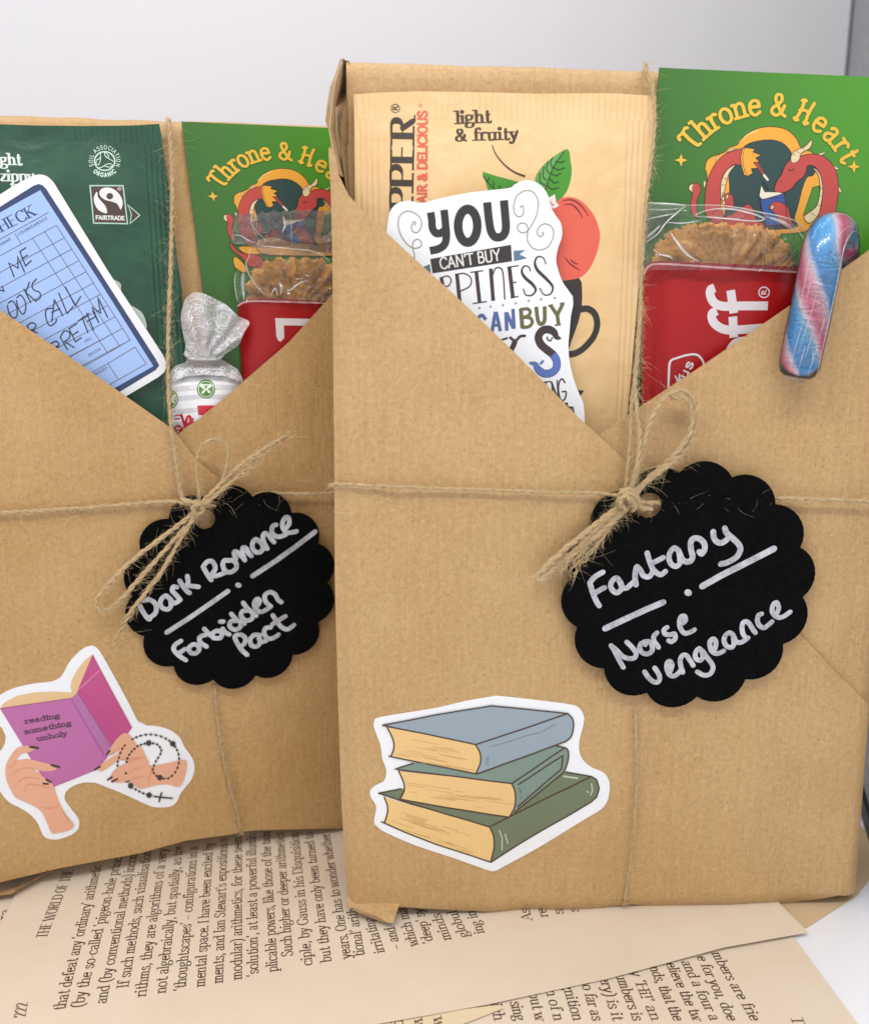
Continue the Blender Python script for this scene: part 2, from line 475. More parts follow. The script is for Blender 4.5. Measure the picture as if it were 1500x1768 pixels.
def mk_kraft(name, tint='#c29e70', dark='#b18c5d', ribs=1.0, seed=0.0):
    m, nt, b = newmat(name)
    uv0 = uvmap(nt)
    mp = nt.nodes.new('ShaderNodeMapping'); mp.inputs['Location'].default_value = (seed, seed * 1.7, 0); nt.links.new(uv0, mp.inputs[0]); uv = mp.outputs[0]
    big = noiz(nt, uv, 0.35, 3, 0.6)
    cloud = noiz(nt, uv, 7.0, 3, 0.6)
    fine = noiz(nt, uv, 26, 3, 0.7)
    st = nt.nodes.new('ShaderNodeMapping'); st.inputs['Scale'].default_value = (11.0, 0.5, 1); nt.links.new(uv, st.inputs[0])
    rib = noiz(nt, st.outputs[0], 1.0, 2, 0.6, 0.3)
    c = ramp(nt, cloud, [(0.3, dark), (0.7, tint)])
    c = mix(nt, mathn(nt, 'MULTIPLY', mathn(nt, 'SUBTRACT', rib, 0.28), 1.35 * ribs), c, '#a78553')
    c = mix(nt, ramp(nt, fine, [(0.35, 0.20), (0.62, 0.0)]), c, '#9a7846')
    c = mix(nt, ramp(nt, big, [(0.4, 0.0), (0.65, 0.25)]), c, '#c6a678')
    # curved fibres: contour lines of a distorted noise, broken by a second noise
    def fibres(sc, wdt, thr, sx=1.0):
        q = nt.nodes.new('ShaderNodeMapping'); q.inputs['Scale'].default_value = (sx, 1, 1); nt.links.new(uv, q.inputs[0])
        a = noiz(nt, q.outputs[0], sc, 0, 0.5, 2.4)
        line = mathn(nt, 'LESS_THAN', mathn(nt, 'ABSOLUTE', mathn(nt, 'SUBTRACT', a, 0.5)), wdt)
        g = mathn(nt, 'GREATER_THAN', noiz(nt, uv, sc * 1.4, 1, 0.5), thr)
        return mathn(nt, 'MULTIPLY', line, g)
    f1 = fibres(6.0, 0.018, 0.50, 1.8); f2 = fibres(8.0, 0.024, 0.56, 2.0)
    c = mix(nt, mathn(nt, 'MULTIPLY', f1, 0.55), c, '#7c5a30')
    c = mix(nt, mathn(nt, 'MULTIPLY', f2, 0.38), c, '#dfc293')
    # sparse dark specks
    vo = nt.nodes.new('ShaderNodeTexVoronoi'); vo.inputs['Scale'].default_value = 2.6; nt.links.new(uv, vo.inputs['Vector'])
    sp_ = mathn(nt, 'LESS_THAN', vo.outputs['Distance'], mathn(nt, 'MULTIPLY', noiz(nt, uv, 2.1, 0), 0.07))
    c = mix(nt, mathn(nt, 'MULTIPLY', sp_, 0.65), c, '#4a2f16')
    nt.links.new(c, b.inputs['Base Color'])
    b.inputs['Roughness'].default_value = 0.5; b.inputs['Specular IOR Level'].default_value = 0.45
    b.inputs['Sheen Weight'].default_value = 0.08
    h = mathn(nt, 'ADD', mathn(nt, 'MULTIPLY', rib, 1.0), mathn(nt, 'MULTIPLY', fine, 0.35))
    h = mathn(nt, 'ADD', h, mathn(nt, 'MULTIPLY', f1, -0.12))
    n1 = bump(nt, b, h, 0.00017, 0.65)
    wr = noiz(nt, uv, 0.9, 3, 0.55, 0.4)
    n2 = bump(nt, b, wr, 0.0014, 0.32, n1)
    # soft pressed creases: ridges of a stretched noise
    q = nt.nodes.new('ShaderNodeMapping'); q.inputs['Scale'].default_value = (0.55, 0.28, 1); q.inputs['Rotation'].default_value = (0, 0, 0.35); nt.links.new(uv, q.inputs[0])
    cr_ = mathn(nt, 'ABSOLUTE', mathn(nt, 'SUBTRACT', noiz(nt, q.outputs[0], 1.0, 3, 0.6, 0.9), 0.5))
    cr_ = ramp(nt, cr_, [(0.0, 0.0), (0.035, 1.0)])
    bump(nt, b, cr_, 0.00025, 0.22, n2)
    return m

M = {}
M['kraft'] = mk_kraft('kraft_paper'); M['kraft_b'] = mk_kraft('kraft_paper_under', seed=23.3); M['kraft2'] = mk_kraft('kraft_paper_golden', '#bf9865', '#ae8652', seed=13.3); M['kraft2_b'] = mk_kraft('kraft_paper_golden_under', '#bf9865', '#ae8652', seed=43.3)
M['kraft_shaded'] = mk_kraft('kraft_paper_folds_shaded', '#a07a4c', '#87633a', seed=31.0)  # darker copy of the kraft: shade inside the folds put into the colour

def mk_paper(name, a, b2, seed=0):
    m, nt, b = newmat(name)
    uv = uvmap(nt)
    c = ramp(nt, noiz(nt, uv, 0.3 + seed * 0.05, 4, 0.6), [(0.3, a), (0.7, b2)])
    f = noiz(nt, uv, 30, 3, 0.7)
    c = mix(nt, ramp(nt, f, [(0.3, 0.22), (0.6, 0.0)]), c, '#b59a78')
    vo = nt.nodes.new('ShaderNodeTexVoronoi'); vo.inputs['Scale'].default_value = 1.7 + seed * .1; nt.links.new(uv, vo.inputs['Vector'])
    s_ = mathn(nt, 'LESS_THAN', vo.outputs['Distance'], 0.022)
    c = mix(nt, mathn(nt, 'MULTIPLY', s_, 0.3), c, '#7d6344')
    nt.links.new(c, b.inputs['Base Color']); b.inputs['Roughness'].default_value = 0.8; b.inputs['Specular IOR Level'].default_value = 0.2
    n1 = bump(nt, b, f, 0.00005, 0.5)
    bump(nt, b, noiz(nt, uv, 0.8, 3), 0.0008, 0.4, n1)
    return m
M['page'] = mk_paper('old_book_paper', '#d4c5b0', '#dacdba'); M['page2'] = mk_paper('old_book_paper_yellow', '#d6c3a0', '#dccbac', 1)
M['page3'] = mk_paper('old_book_paper_dark', '#c4ab86', '#ccb490', 2)
M['ink'] = flat('book_ink', '#5a4536', 0.8, spec=0.1)

def mk_sachet(name, base, alt, rough, ribtop, ribside, top_v, side_u, scale_top=11.0, metal=0.0):
    """laminated foil paper with crimped seals; ribs follow the seal bands"""
    m, nt, b = newmat(name)
    uv = uvmap(nt)
    sx = nt.nodes.new('ShaderNodeSeparateXYZ'); nt.links.new(uv, sx.inputs[0])
    U_, V_ = sx.outputs[0], sx.outputs[1]
    topm = mathn(nt, 'SMOOTH_MIN', mathn(nt, 'GREATER_THAN', V_, top_v), 1.0, 0.01)
    wob = mathn(nt, 'MULTIPLY', noiz(nt, uv, 1.5, 2), 0.05)
    ft = mathn(nt, 'SINE', mathn(nt, 'MULTIPLY', mathn(nt, 'ADD', U_, wob), ribtop))
    fs = mathn(nt, 'SINE', mathn(nt, 'MULTIPLY', mathn(nt, 'ADD', U_, wob), ribside))
    edge = mathn(nt, 'MULTIPLY', mathn(nt, 'GREATER_THAN', U_, side_u[0]), mathn(nt, 'LESS_THAN', U_, side_u[1]))
    if len(side_u) > 2:
        e2 = mathn(nt, 'MULTIPLY', mathn(nt, 'GREATER_THAN', U_, side_u[2]), mathn(nt, 'LESS_THAN', U_, side_u[3]))
        edge = mathn(nt, 'MAXIMUM', edge, e2)
    ft = mathn(nt, 'MULTIPLY', ft, topm)
    fs = mathn(nt, 'MULTIPLY', mathn(nt, 'MULTIPLY', fs, edge), mathn(nt, 'SUBTRACT', 1.0, topm))
    h = mathn(nt, 'ADD', ft, fs)
    n = noiz(nt, uv, 1.1, 3, 0.6)
    c = ramp(nt, n, [(0.3, base), (0.75, alt)])
    nt.links.new(c, b.inputs['Base Color']); b.inputs['Roughness'].default_value = rough
    b.inputs['Coat Weight'].default_value = 0.15; b.inputs['Coat Roughness'].default_value = 0.3; b.inputs['Metallic'].default_value = metal
    n1 = bump(nt, b, h, 0.00011, 0.65)
    bump(nt, b, noiz(nt, uv, 0.7, 3, 0.55, 0.9), 0.0015, 0.42, n1)
    return m

M['white'] = flat('sticker_white', '#e4e6ea', 0.45, 0.15)
M['white_gloss'] = flat('sticker_white_gloss', '#e6e8ec', 0.3, 0.4)
def mk_card(name):
    m, nt, b = newmat(name)
    t = nt.nodes.new('ShaderNodeTexCoord')
    uv = uvmap(nt)
    sx = nt.nodes.new('ShaderNodeSeparateXYZ'); nt.links.new(uv, sx.inputs[0])   # uv runs 0..1 over the card
    f = mathn(nt, 'ADD', mathn(nt, 'MULTIPLY', sx.outputs[0], 0.75), mathn(nt, 'MULTIPLY', sx.outputs[1], 0.25))
    c = ramp(nt, f, [(0.0, '#295222'), (0.45, '#38741d'), (0.9, '#4a9620'), (1.0, '#468f20')])
    c = mix(nt, mathn(nt, 'MULTIPLY', noiz(nt, uv, 300, 2), 0.2), c, '#2b4a20')
    nt.links.new(c, b.inputs['Base Color']); b.inputs['Roughness'].default_value = 0.42; b.inputs['Coat Weight'].default_value = 0.1
    return m
M['card'] = mk_card('green_card_print')

def mk_film(name, rough=0.04, tint=(0.985, 0.98, 0.97), haze=0.10, bumpd=0.0012, scale=2.2, amount=1.0):
    """thin clear plastic: mostly see-through, sharp glints on its creases"""
    m, nt, b = newmat(name)
    nt.nodes.remove(b)
    out = nt.nodes['Material Output']
    uv = uvmap(nt)
    tr = nt.nodes.new('ShaderNodeBsdfTransparent'); tr.inputs[0].default_value = (*tint, 1)
    gl = nt.nodes.new('ShaderNodeBsdfGlossy'); gl.inputs['Roughness'].default_value = rough
    df = nt.nodes.new('ShaderNodeBsdfDiffuse'); df.inputs[0].default_value = (0.85, 0.85, 0.86, 1)
    fr = nt.nodes.new('ShaderNodeFresnel'); fr.inputs['IOR'].default_value = 1.4
    n1 = noiz(nt, uv, scale, 2, 0.5, 1.5)
    rid = mathn(nt, 'ABSOLUTE', mathn(nt, 'SUBTRACT', n1, 0.5))
    rid = mathn(nt, 'POWER', rid, 0.6)
    bp = nt.nodes.new('ShaderNodeBump'); bp.inputs['Distance'].default_value = bumpd; bp.inputs['Strength'].default_value = amount
    nt.links.new(rid, bp.inputs['Height'])
    for q in (gl, df, fr): nt.links.new(bp.outputs[0], q.inputs['Normal'])
    m1 = nt.nodes.new('ShaderNodeMixShader'); nt.links.new(mathn(nt, 'MULTIPLY', fr.outputs[0], 1.1), m1.inputs[0])
    m0 = nt.nodes.new('ShaderNodeMixShader'); m0.inputs[0].default_value = haze
    nt.links.new(tr.outputs[0], m0.inputs[1]); nt.links.new(df.outputs[0], m0.inputs[2])
    nt.links.new(m0.outputs[0], m1.inputs[1]); nt.links.new(gl.outputs[0], m1.inputs[2])
    nt.links.new(m1.outputs[0], out.inputs[0])
    return m
M['film'] = mk_film('clear_wrapper_film', haze=0.04, bumpd=0.0022, scale=1.6)
M['film_hazy'] = mk_film('clear_seal_film', haze=0.11, bumpd=0.0006, scale=5, rough=0.12)
M['film_candy'] = mk_film('candy_wrapper_film', haze=0.02, bumpd=0.0003, scale=3.2, rough=0.05)
M['film_frill'] = mk_film('crinkled_frill_film', haze=0.46, bumpd=0.0006, scale=4.0, rough=0.2)

def mk_biscuit():
    m, nt, b = newmat('caramelised_biscuit')
    t = nt.nodes.new('ShaderNodeTexCoord'); v = t.outputs['Object']
    a = noiz(nt, v, 260, 5, 0.7); a2 = noiz(nt, v, 900, 3, 0.7)
    c = ramp(nt, a, [(0.3, '#a56724'), (0.5, '#cb9044'), (0.72, '#e3b26a')])
    c = mix(nt, ramp(nt, a2, [(0.35, 0.5), (0.5, 0.0)]), c, '#8f5a1f')
    nt.links.new(c, b.inputs['Base Color']); b.inputs['Roughness'].default_value = 0.75
    h = mathn(nt, 'ADD', a, mathn(nt, 'MULTIPLY', a2, 0.5))
    bump(nt, b, h, 0.0006, 0.7)
    return m
M['biscuit'] = mk_biscuit()
M['red'] = flat('red_wrapper', '#9c060b', 0.42, 0.08, spec=0.35)
M['redprint'] = flat('wrapper_silver_print', '#cfc6c8', 0.4, 0.4)
M['pinkline'] = flat('wrapper_pale_line', '#dfa9ab', 0.4, 0.4)

def mk_tag():
    m, nt, b = newmat('black_card')
    t = nt.nodes.new('ShaderNodeTexCoord')
    f = noiz(nt, t.outputs['Object'], 700, 3, 0.6)
    c = ramp(nt, f, [(0.3, '#060607'), (0.8, '#0e0e0e')])
    nt.links.new(c, b.inputs['Base Color']); b.inputs['Roughness'].default_value = 0.9; b.inputs['Specular IOR Level'].default_value = 0.06
    bump(nt, b, f, 0.00004, 0.5); return m
M['tag'] = mk_tag()
def mk_marker():
    m, nt, b = newmat('silver_marker_ink')
    t = nt.nodes.new('ShaderNodeTexCoord')
    f = noiz(nt, t.outputs['Object'], 1500, 3, 0.7); g = noiz(nt, t.outputs['Object'], 260, 2)
    c = ramp(nt, f, [(0.3, '#7f8085'), (0.7, '#b9bbc1')])
    c = mix(nt, ramp(nt, g, [(0.4, 0.0), (0.7, 0.6)]), c, '#cdd0d8')
    nt.links.new(c, b.inputs['Base Color']); b.inputs['Roughness'].default_value = 0.5; b.inputs['Metallic'].default_value = 0.15
    bump(nt, b, f, 0.00004, 0.5); return m
M['marker'] = mk_marker()

def mk_twine(name, a, b2, c3):
    m, nt, b = newmat(name)
    uv = uvmap(nt, 1, 1)
    f = noiz(nt, uv, 6.0, 4, 0.7)
    st = nt.nodes.new('ShaderNodeMapping'); st.inputs['Scale'].default_value = (1.2, 14, 1); nt.links.new(uv, st.inputs[0])
    g = noiz(nt, st.outputs[0], 3.0, 3, 0.7)
    c = ramp(nt, f, [(0.3, a), (0.7, b2)])
    c = mix(nt, ramp(nt, g, [(0.4, 0.0), (0.6, 0.6)]), c, c3)
    nt.links.new(c, b.inputs['Base Color']); b.inputs['Roughness'].default_value = 0.85; b.inputs['Specular IOR Level'].default_value = 0.2
    bump(nt, b, g, 0.0002, 0.9)
    return m
M['twine'] = mk_twine('jute_twine', '#c3a67b', '#dcc49d', '#a38659')
M['fibre'] = flat('jute_fibre', '#d9c096', 0.7, spec=0.2)

def mk_wall(name, col, weave=0.0, grey=False):
    m, nt, b = newmat(name)
    t = nt.nodes.new('ShaderNodeTexCoord'); v = t.outputs['Object']
    f = noiz(nt, v, 35, 3, 0.6)
    c = mix(nt, mathn(nt, 'MULTIPLY', f, 0.10), lin(col)[:3], (0.6, 0.6, 0.62))
    if weave:
        mp = nt.nodes.new('ShaderNodeMapping'); mp.inputs['Scale'].default_value = (700, 700, 260); nt.links.new(v, mp.inputs[0])
        g = noiz(nt, mp.outputs[0], 1.0, 3, 0.7)
        c = mix(nt, ramp(nt, g, [(0.35, 0.5), (0.65, 0.0)]), c, '#4d4d50')
        bump(nt, b, g, 0.0006, 0.8)
        b.inputs['Metallic'].default_value = 0.25
    nt.links.new(c, b.inputs['Base Color']); b.inputs['Roughness'].default_value = 0.55 if weave else 0.75
    return m
M['wall'] = mk_wall('white_backdrop', '#d6d5d9'); M['floor'] = mk_wall('white_floor_card', '#e2e3e8')
M['silver'] = mk_wall('silver_fabric', '#a5a6a9', 1.0); M['black'] = flat('black_trim', '#141416', 0.5)

CANE_PHASE = 0.50
def mk_cane():
    m, nt, b = newmat('striped_sugar')
    uv = uvmap(nt)      # u along the cane in cm, v around 0..1
    sx = nt.nodes.new('ShaderNodeSeparateXYZ'); nt.links.new(uv, sx.inputs[0])
    f = mathn(nt, 'FRACT', mathn(nt, 'ADD', mathn(nt, 'MULTIPLY', sx.outputs[0], 0.47), mathn(nt, 'ADD', mathn(nt, 'MULTIPLY', sx.outputs[1], 2.0), CANE_PHASE)))
    t_ = nt.nodes.new('ShaderNodeTexCoord'); f = mathn(nt, 'ADD', f, mathn(nt, 'MULTIPLY', mathn(nt, 'SUBTRACT', noiz(nt, t_.outputs['Object'], 220, 2), 0.5), 0.07))
    c = ramp(nt, f, [(0.0, '#2b8fdc'), (0.28, '#3fa5ea'), (0.40, '#7cc0ee'), (0.46, '#ecd4e6'), (0.53, '#f09bba'), (0.62, '#e0567f'),
                     (0.72, '#ec84a5'), (0.86, '#f4bdd2'), (0.92, '#d8daf0'), (1.0, '#2b8fdc')])
    nt.links.new(c, b.inputs['Base Color']); b.inputs['Roughness'].default_value = 0.25; b.inputs['Coat Weight'].default_value = 0.6
    b.inputs['Subsurface Weight'].default_value = 0.1; b.inputs['Subsurface Radius'].default_value = (0.002, 0.002, 0.002)
    return m
M['cane'] = mk_cane()
PC = {}
def P(col, rough=0.42, coat=0.15):
    k = (col, rough, coat)
    if k not in PC: PC[k] = flat('print_' + col.lstrip('#'), col, rough, coat)
    return PC[k]
# ------------------------------------------------------------------ the setting: inside of a small white photo box
FL = Surf((0, 0, 0), (1, 0, 0), (0, 1, 0), (0, 0, 1))
def quad_obj(name, pts, mat, n=1, **kw):
    a = Acc(); a.add([Vector(p) for p in pts], [tuple(range(len(pts)))], [(p[0] * 10, p[1] * 10 + p[2] * 10) for p in pts])
    return a.build(name, mat, **kw)
BACKY = 0.50
a = Acc()
# floor and back wall are one sweep of white card in look, two pieces in the setting
a.add([(-0.60, -0.9, 0), (0.60, -0.9, 0), (0.60, BACKY, 0), (-0.60, BACKY, 0), (-0.60, -0.9, -0.004), (0.60, -0.9, -0.004), (0.60, BACKY, -0.004), (-0.60, BACKY, -0.004)],
      [(0, 1, 2, 3), (7, 6, 5, 4), (0, 4, 5, 1), (1, 5, 6, 2), (2, 6, 7, 3), (3, 7, 4, 0)], [(0, 0)] * 8)
a.build('floor', M['floor'], kind='structure')
# right side wall: silver fabric, found where the photograph shows its back edge and its foot
yb = BACKY - 0.004
def on_y(px, py, y):
    d = ray(px, py); return EYE + d * (y / d.y)
CT = on_y(1474, 5, yb)                      # back edge of the side wall, high up
F1p = ground(1487, 1388, 0.0)               # foot of the side wall in view
dirw = (Vector((F1p.x, F1p.y, 0)) - Vector((CT.x, CT.y, 0))).normalized()
FN = Vector((F1p.x, F1p.y, 0)) + dirw * 0.06
nrm = Vector((dirw.y, -dirw.x, 0)); nrm = nrm if nrm.x > 0 else -nrm
def slab(acc, A, B, z0, z1, th):
    A, B = Vector((A.x, A.y, 0)), Vector((B.x, B.y, 0)); n2 = nrm * th
    v = [A + Vector((0, 0, z0)), B + Vector((0, 0, z0)), B + n2 + Vector((0, 0, z0)), A + n2 + Vector((0, 0, z0))]
    v += [x + Vector((0, 0, z1 - z0)) for x in v]
    acc.add(v, [(0, 1, 5, 4), (1, 2, 6, 5), (2, 3, 7, 6), (3, 0, 4, 7), (4, 5, 6, 7), (3, 2, 1, 0)], [(p.x * 100, p.z * 100) for p in v])
a = Acc(); slab(a, CT, FN, 0.006, 0.62, 0.004); a.build('side_wall', M['silver'], kind='structure')
a = Acc(); slab(a, CT - nrm * 0.0012, FN - nrm * 0.0012, 0.0, 0.0055, 0.0065); a.build('base_trim', M['black'], kind='structure')
a = Acc(); slab(a, CT - nrm * 0.001 - dirw * 0.0018, CT - nrm * 0.001 + dirw * 0.0004, 0.006, 0.62, 0.003); a.build('corner_seam', P('#3c3f55', 0.7, 0.0), kind='structure')
a = Acc()
a.add([(-0.60, BACKY, 0), (CT.x + 0.05, BACKY, 0), (CT.x + 0.05, BACKY, 0.62), (-0.60, BACKY, 0.62), (-0.60, BACKY + 0.004, 0), (CT.x + 0.05, BACKY + 0.004, 0), (CT.x + 0.05, BACKY + 0.004, 0.62), (-0.60, BACKY + 0.004, 0.62)],
      [(0, 1, 2, 3), (7, 6, 5, 4), (0, 4, 5, 1), (1, 5, 6, 2), (2, 6, 7, 3), (3, 7, 4, 0)], [(0, 0)] * 8)
a.build('back_wall', M['wall'], kind='structure')

# ------------------------------------------------------------------ loose book pages on the floor
def dens(pts, step=22, closed=True):
    out = []; n = len(pts)
    for i in range(n if closed else n - 1):
        p, q = pts[i], pts[(i + 1) % n]; L = math.hypot(q[0] - p[0], q[1] - p[1]); k = max(1, int(L / step))
        out += [(p[0] + (q[0] - p[0]) * j / k, p[1] + (q[1] - p[1]) * j / k) for j in range(k)]
    if not closed: out.append(pts[-1])
    return out

def page(z, px, label, mat, h=None, lines=(), grp='loose book pages'):
    S = Surf((0, 0, z), (1, 0, 0), (0, 1, 0), (0, 0, 1), h)
    a = Acc(); o = dens(px, 40)
    plate(a, S, o, grid=0.006, thick=0.00012)
    c = a.v[0]
    ob = a.build('book_page', mat, loc=(c[0], c[1], z)); ob['label'] = label; ob['category'] = 'page'; ob['group'] = grp
    return S, ob
def hA(u, v):
    return 0.0003 * noise.noise(Vector((u * 18, v * 18, 1.0))) + 0.0003 + 0.0004 * math.exp(-((u + 0.005) / 0.03) ** 2) * max(0, min(1, (0.215 - v) / 0.03))
PAGEA = [(1395, 1610), (1350, 1565), (1262, 1470), (900, 1380), (500, 1330), (75, 1420), (30, 1538), (0, 1596), (-60, 1712), (-130, 1870), (-100, 1905), (300, 1826), (660, 1767), (840, 1735), (1050, 1690), (1250, 1636)]
SA, PA = page(0.0010, PAGEA, 'large cream book page with dense printed lines under both parcels', M['page'], hA)
SB, PB = page(0.0006, [(640, 1700), (900, 1600), (1200, 1560), (1330, 1570), (1370, 1618), (1480, 1768), (1600, 1930), (640, 1960), (560, 1850)],
              'cream book page at the lower right with sideways lines running off the edge', M['page'], lambda u, v: 0.0003 * noise.noise(Vector((u * 20, v * 20, 5))))
SE, PE = page(0.0009, [(560, 1790), (760, 1748), (858, 1736), (870, 1741), (800, 1768), (700, 1850), (560, 1850)],
              'yellowish page corner peeking out at the bottom centre', M['page2'], lambda u, v: 0.0002)
SCc, PCc = page(0.0003, [(1180, 1450), (1300, 1380), (1480, 1420), (1508, 1450), (1520, 1490), (1480, 1546), (1392, 1602), (1300, 1600), (1180, 1560)],
                'darker tan page corner behind the front parcel on the right', M['page3'])
SD, PD = page(0.0008, [(-120, 1560), (20, 1470), (120, 1470), (110, 1600), (60, 1700), (-60, 1900), (-200, 1900)],
              'book page at the left edge partly covered by the larger page', M['page'], lambda u, v: 0.0002 * noise.noise(Vector((u * 20, v * 20, 9))))

z25 = Z(2.5, 0, 1100); z3a = Z(3, 550, 1480); z3b = Z(3, 1000, 1480)
def lay(S, parent, rows, cap, shift, tk=0.115):
    a = Acc()
    for s, p0, p1 in rows:
        u0, u1 = np.array(S.uv(*p0)), np.array(S.uv(*p1))
        d = (u1 - u0) / np.linalg.norm(u1 - u0); n = np.array([-d[1], d[0]])
        u0 = u0 + n * shift; u1 = u1 + n * shift
        text(a, S, s, tuple(u0), tuple(u1), cap, 0.00003, w=tk, uvspace=True, thin=0.38)
    a.build('printed_text', M['ink'], parent)
rows = [("THE WORLD OF THE", z25([(185, 1300)])[0], z25([(305, 1005)])[0])]
for s, p, q in [("that defeat any ‘ordinary’ arithmetic -", (262, 1612), (430, 965)), ("(by the so-called ‘pigeon-hole princi", (340, 1600), (515, 945)),
                ("and (by conventional methods) incom", (440, 1585), (580, 930)), ("If such methods, such visualisation", (537, 1515), (640, 925)),
                ("rithms, they are algorithms of a very", (612, 1555), (708, 915)), ("not algebraically, but spatially, as tre", (698, 1540), (775, 905)),
                ("‘thoughtscapes’ – configurations in a", (783, 1527), (840, 905)), ("mental space. I have been excited by", (867, 1512), (906, 890)),
                ("ments, and Ian Stewart’s expositions o", (945, 1496), (968, 870)), ("modular) arithmetics, for these seem", (1027, 1481), (1030, 860)),
                ("‘solution’, at least a powerful illumin", (1098, 1466), (1090, 850)), ("plicable powers, like those of the twin", (1182, 1447), (1150, 840)),
                ("Such higher or deeper arithmetics", (1247, 1380), (1210, 845)), ("ciple, by Gauss in his Disquisition", (1332, 1420), (1274, 845)),
                ("but they have only been turned to", (1415, 1405), (1336, 845)), ("years. One has to wonder whether", (1500, 1390), (1408, 850))]:
    rows.append((s, z25([p])[0], z25([q])[0]))
for s, p, q in [("tional’ arith", (220, 515), (178, 265)), ("irritating", (325, 497), (262, 315)), ("– and", (408, 482), (374, 365)), ("which ma", (498, 462), (434, 265)),
                ("‘deep’ sy", (577, 447), (520, 270)), ("minds", (672, 432), (612, 295)), ("globul", (762, 417), (695, 280)), ("ing in", (842, 397), (790, 280)),
                ("As", (1090, 330), (1070, 268)), ("re", (1172, 312), (1155, 268)), ("s", (1252, 300), (1243, 270)), ("s", (1330, 287), (1322, 262))]:
    rows.append((s, z3a([p])[0], z3a([q])[0]))
lay(SA, PA, rows, 0.0027, -0.0009)
lay(SA, PA, [("222", (37, 1757), (42, 1731))], 0.0026, -0.0008)
lay(SD, PD, [("ra", (8, 1588), (13, 1570))], 0.0027, -0.0008)
rowsB = []
for s, p, q in [("mbers are frie", (700, 495), (910, 850)), ("e for you, doe", (625, 515), (790, 850)), ("and a four a", (545, 540), (700, 850)), ("elieve the tw", (465, 550), (610, 850)),
                ("nds, that the", (380, 570), (510, 850)), ("y ‘Hi!’ an", (280, 590), (395, 850)), ("umbers is", (205, 610), (300, 850)), ("ery) is it", (120, 620), (195, 850)),
                ("so far as", (25, 640), (90, 850))]:
    rowsB.append((s, z3b([p])[0], z3b([q])[0]))
for s, p, q in [("gnition", (1280, 660), (1340, 850)), ("n of n", (1195, 690), (1240, 850)), ("but w", (1105, 705), (1145, 850)), ("sing", (1010, 750), (1040, 850)), ("ich", (910, 760), (930, 850))]:
    rowsB.append((s, z3a([p])[0], z3a([q])[0]))
rowsB.append(("Th", (1370, 1756), (1384, 1785)))
lay(SB, PB, rowsB, 0.0027, -0.0009)
lay(SE, PE, [("w", (755, 1757), (758, 1775)), ("w", (722, 1760), (725, 1778)), ("p", (688, 1760), (690, 1775))], 0.0027, -0.0009)
# ------------------------------------------------------------------ the two kraft paper parcels
def rnd_edge(d, r): return 0.0 if d >= r else -0.55 * (r - max(d, 0)) ** 2 / r
def nz(u, v, s, k=0.0): return noise.noise(Vector((u * s, v * s, k)))
WR = [0.13]
def hR(u, v):
    b = 0.0012 * nz(u, v, 22, 3.1) + 0.00015 * nz(u, v, 60, 8.2) + 0.0009 * noise.noise(Vector((u * 55, v * 12, 2.2))) + 0.0003 * noise.noise(Vector((u * 120, v * 25, 5.2)))
    b += 0.0024 * math.exp(-((u - 0.035) / 0.03) ** 2 - ((v - 0.125) / 0.035) ** 2) + 0.0016 * math.exp(-((u - 0.108) / 0.02) ** 2 - ((v - 0.135) / 0.03) ** 2)
    e = rnd_edge(u + 0.0002, 0.0042) + rnd_edge(WR[0] - u + 0.0002, 0.0040) + rnd_edge(v + 0.0008, 0.0042)
    return b + e
RS = upright(600, 1586, 1475, 1560, 0.0017, 1.5, hR)
WR[0] = RS.uv(1478, 1500)[0]
WL0, WL1 = -0.045, 0.1
def hL(u, v):
    return 0.0013 * nz(u, v, 22, 13.1) + 0.00015 * nz(u, v, 60, 4.2) + 0.0009 * noise.noise(Vector((u * 55, v * 12, 7.2))) + 0.0003 * noise.noise(Vector((u * 120, v * 25, 9.2))) + rnd_edge(v + 0.0008, 0.0048) + 0.0018 * math.exp(-((u - 0.0) / 0.03) ** 2 - ((v - 0.10) / 0.03) ** 2)
LS = upright(0, 1545, 575, 1443, 0.0014, 1.0, hL)
WL1 = LS.uv(590, 1300)[0] + 0.012
print('right parcel width', WR[0], 'top', RS.uv(700, 105, -0.012), RS.uv(1490, 130, -0.012), 'left width', WL1, LS.uv(100, 200, -0.01), LS.uv(560, 213, -0.01))

def body(S, u0, u1, vt, depth, mat, parent, name='book_wrapping', r=0.004, slope=0.0, amp=0.0006, seed=0):
    """the wrapped book: a padded block swept across its width"""
    prof = [(0.001, -0.001)]
    for k in range(12): prof.append((0.003 + (vt - r - 0.003) * k / 11, 0.0))
    for k in range(1, 6):
        a = math.pi / 2 * k / 5; prof.append((vt - r + r * math.sin(a), -(r - r * math.cos(a))))
    prof.append((vt, -depth + r))
    prof += [(vt - r, -depth), (0.003, -depth), (0.001, -depth + 0.001)]
    n, m = 60, len(prof)
    P0 = Surf(S.o, S.U, S.V, S.N)
    vs, uv = [], []
    for i in range(n + 1):
        u = u0 + (u1 - u0) * i / n
        for j, (v, d) in enumerate(prof):
            vv = v + (slope * (u - u0) if v > vt * 0.5 else 0)
            dd = d + amp * nz(u, vv, 40, seed + 2.7)
            vs.append(P0.p(u, vv + (0.0004 * nz(u, d, 120, seed) if v > vt * .9 else 0), dd)); uv.append((u * 100, (vv - d) * 100))
    fs = [(i * m + j, (i + 1) * m + j, (i + 1) * m + (j + 1) % m, i * m + (j + 1) % m) for i in range(n) for j in range(m)]
    a = Acc(); a.add(vs, fs, uv, True)
    a.add([vs[j] for j in range(m)], [tuple(range(m))], [(-d * 100, v * 100) for v, d in prof])
    a.add([vs[n * m + j] for j in range(m)], [tuple(reversed(range(m)))], [(-d * 100, v * 100) for v, d in prof])
    return a.build(name, mat, parent)

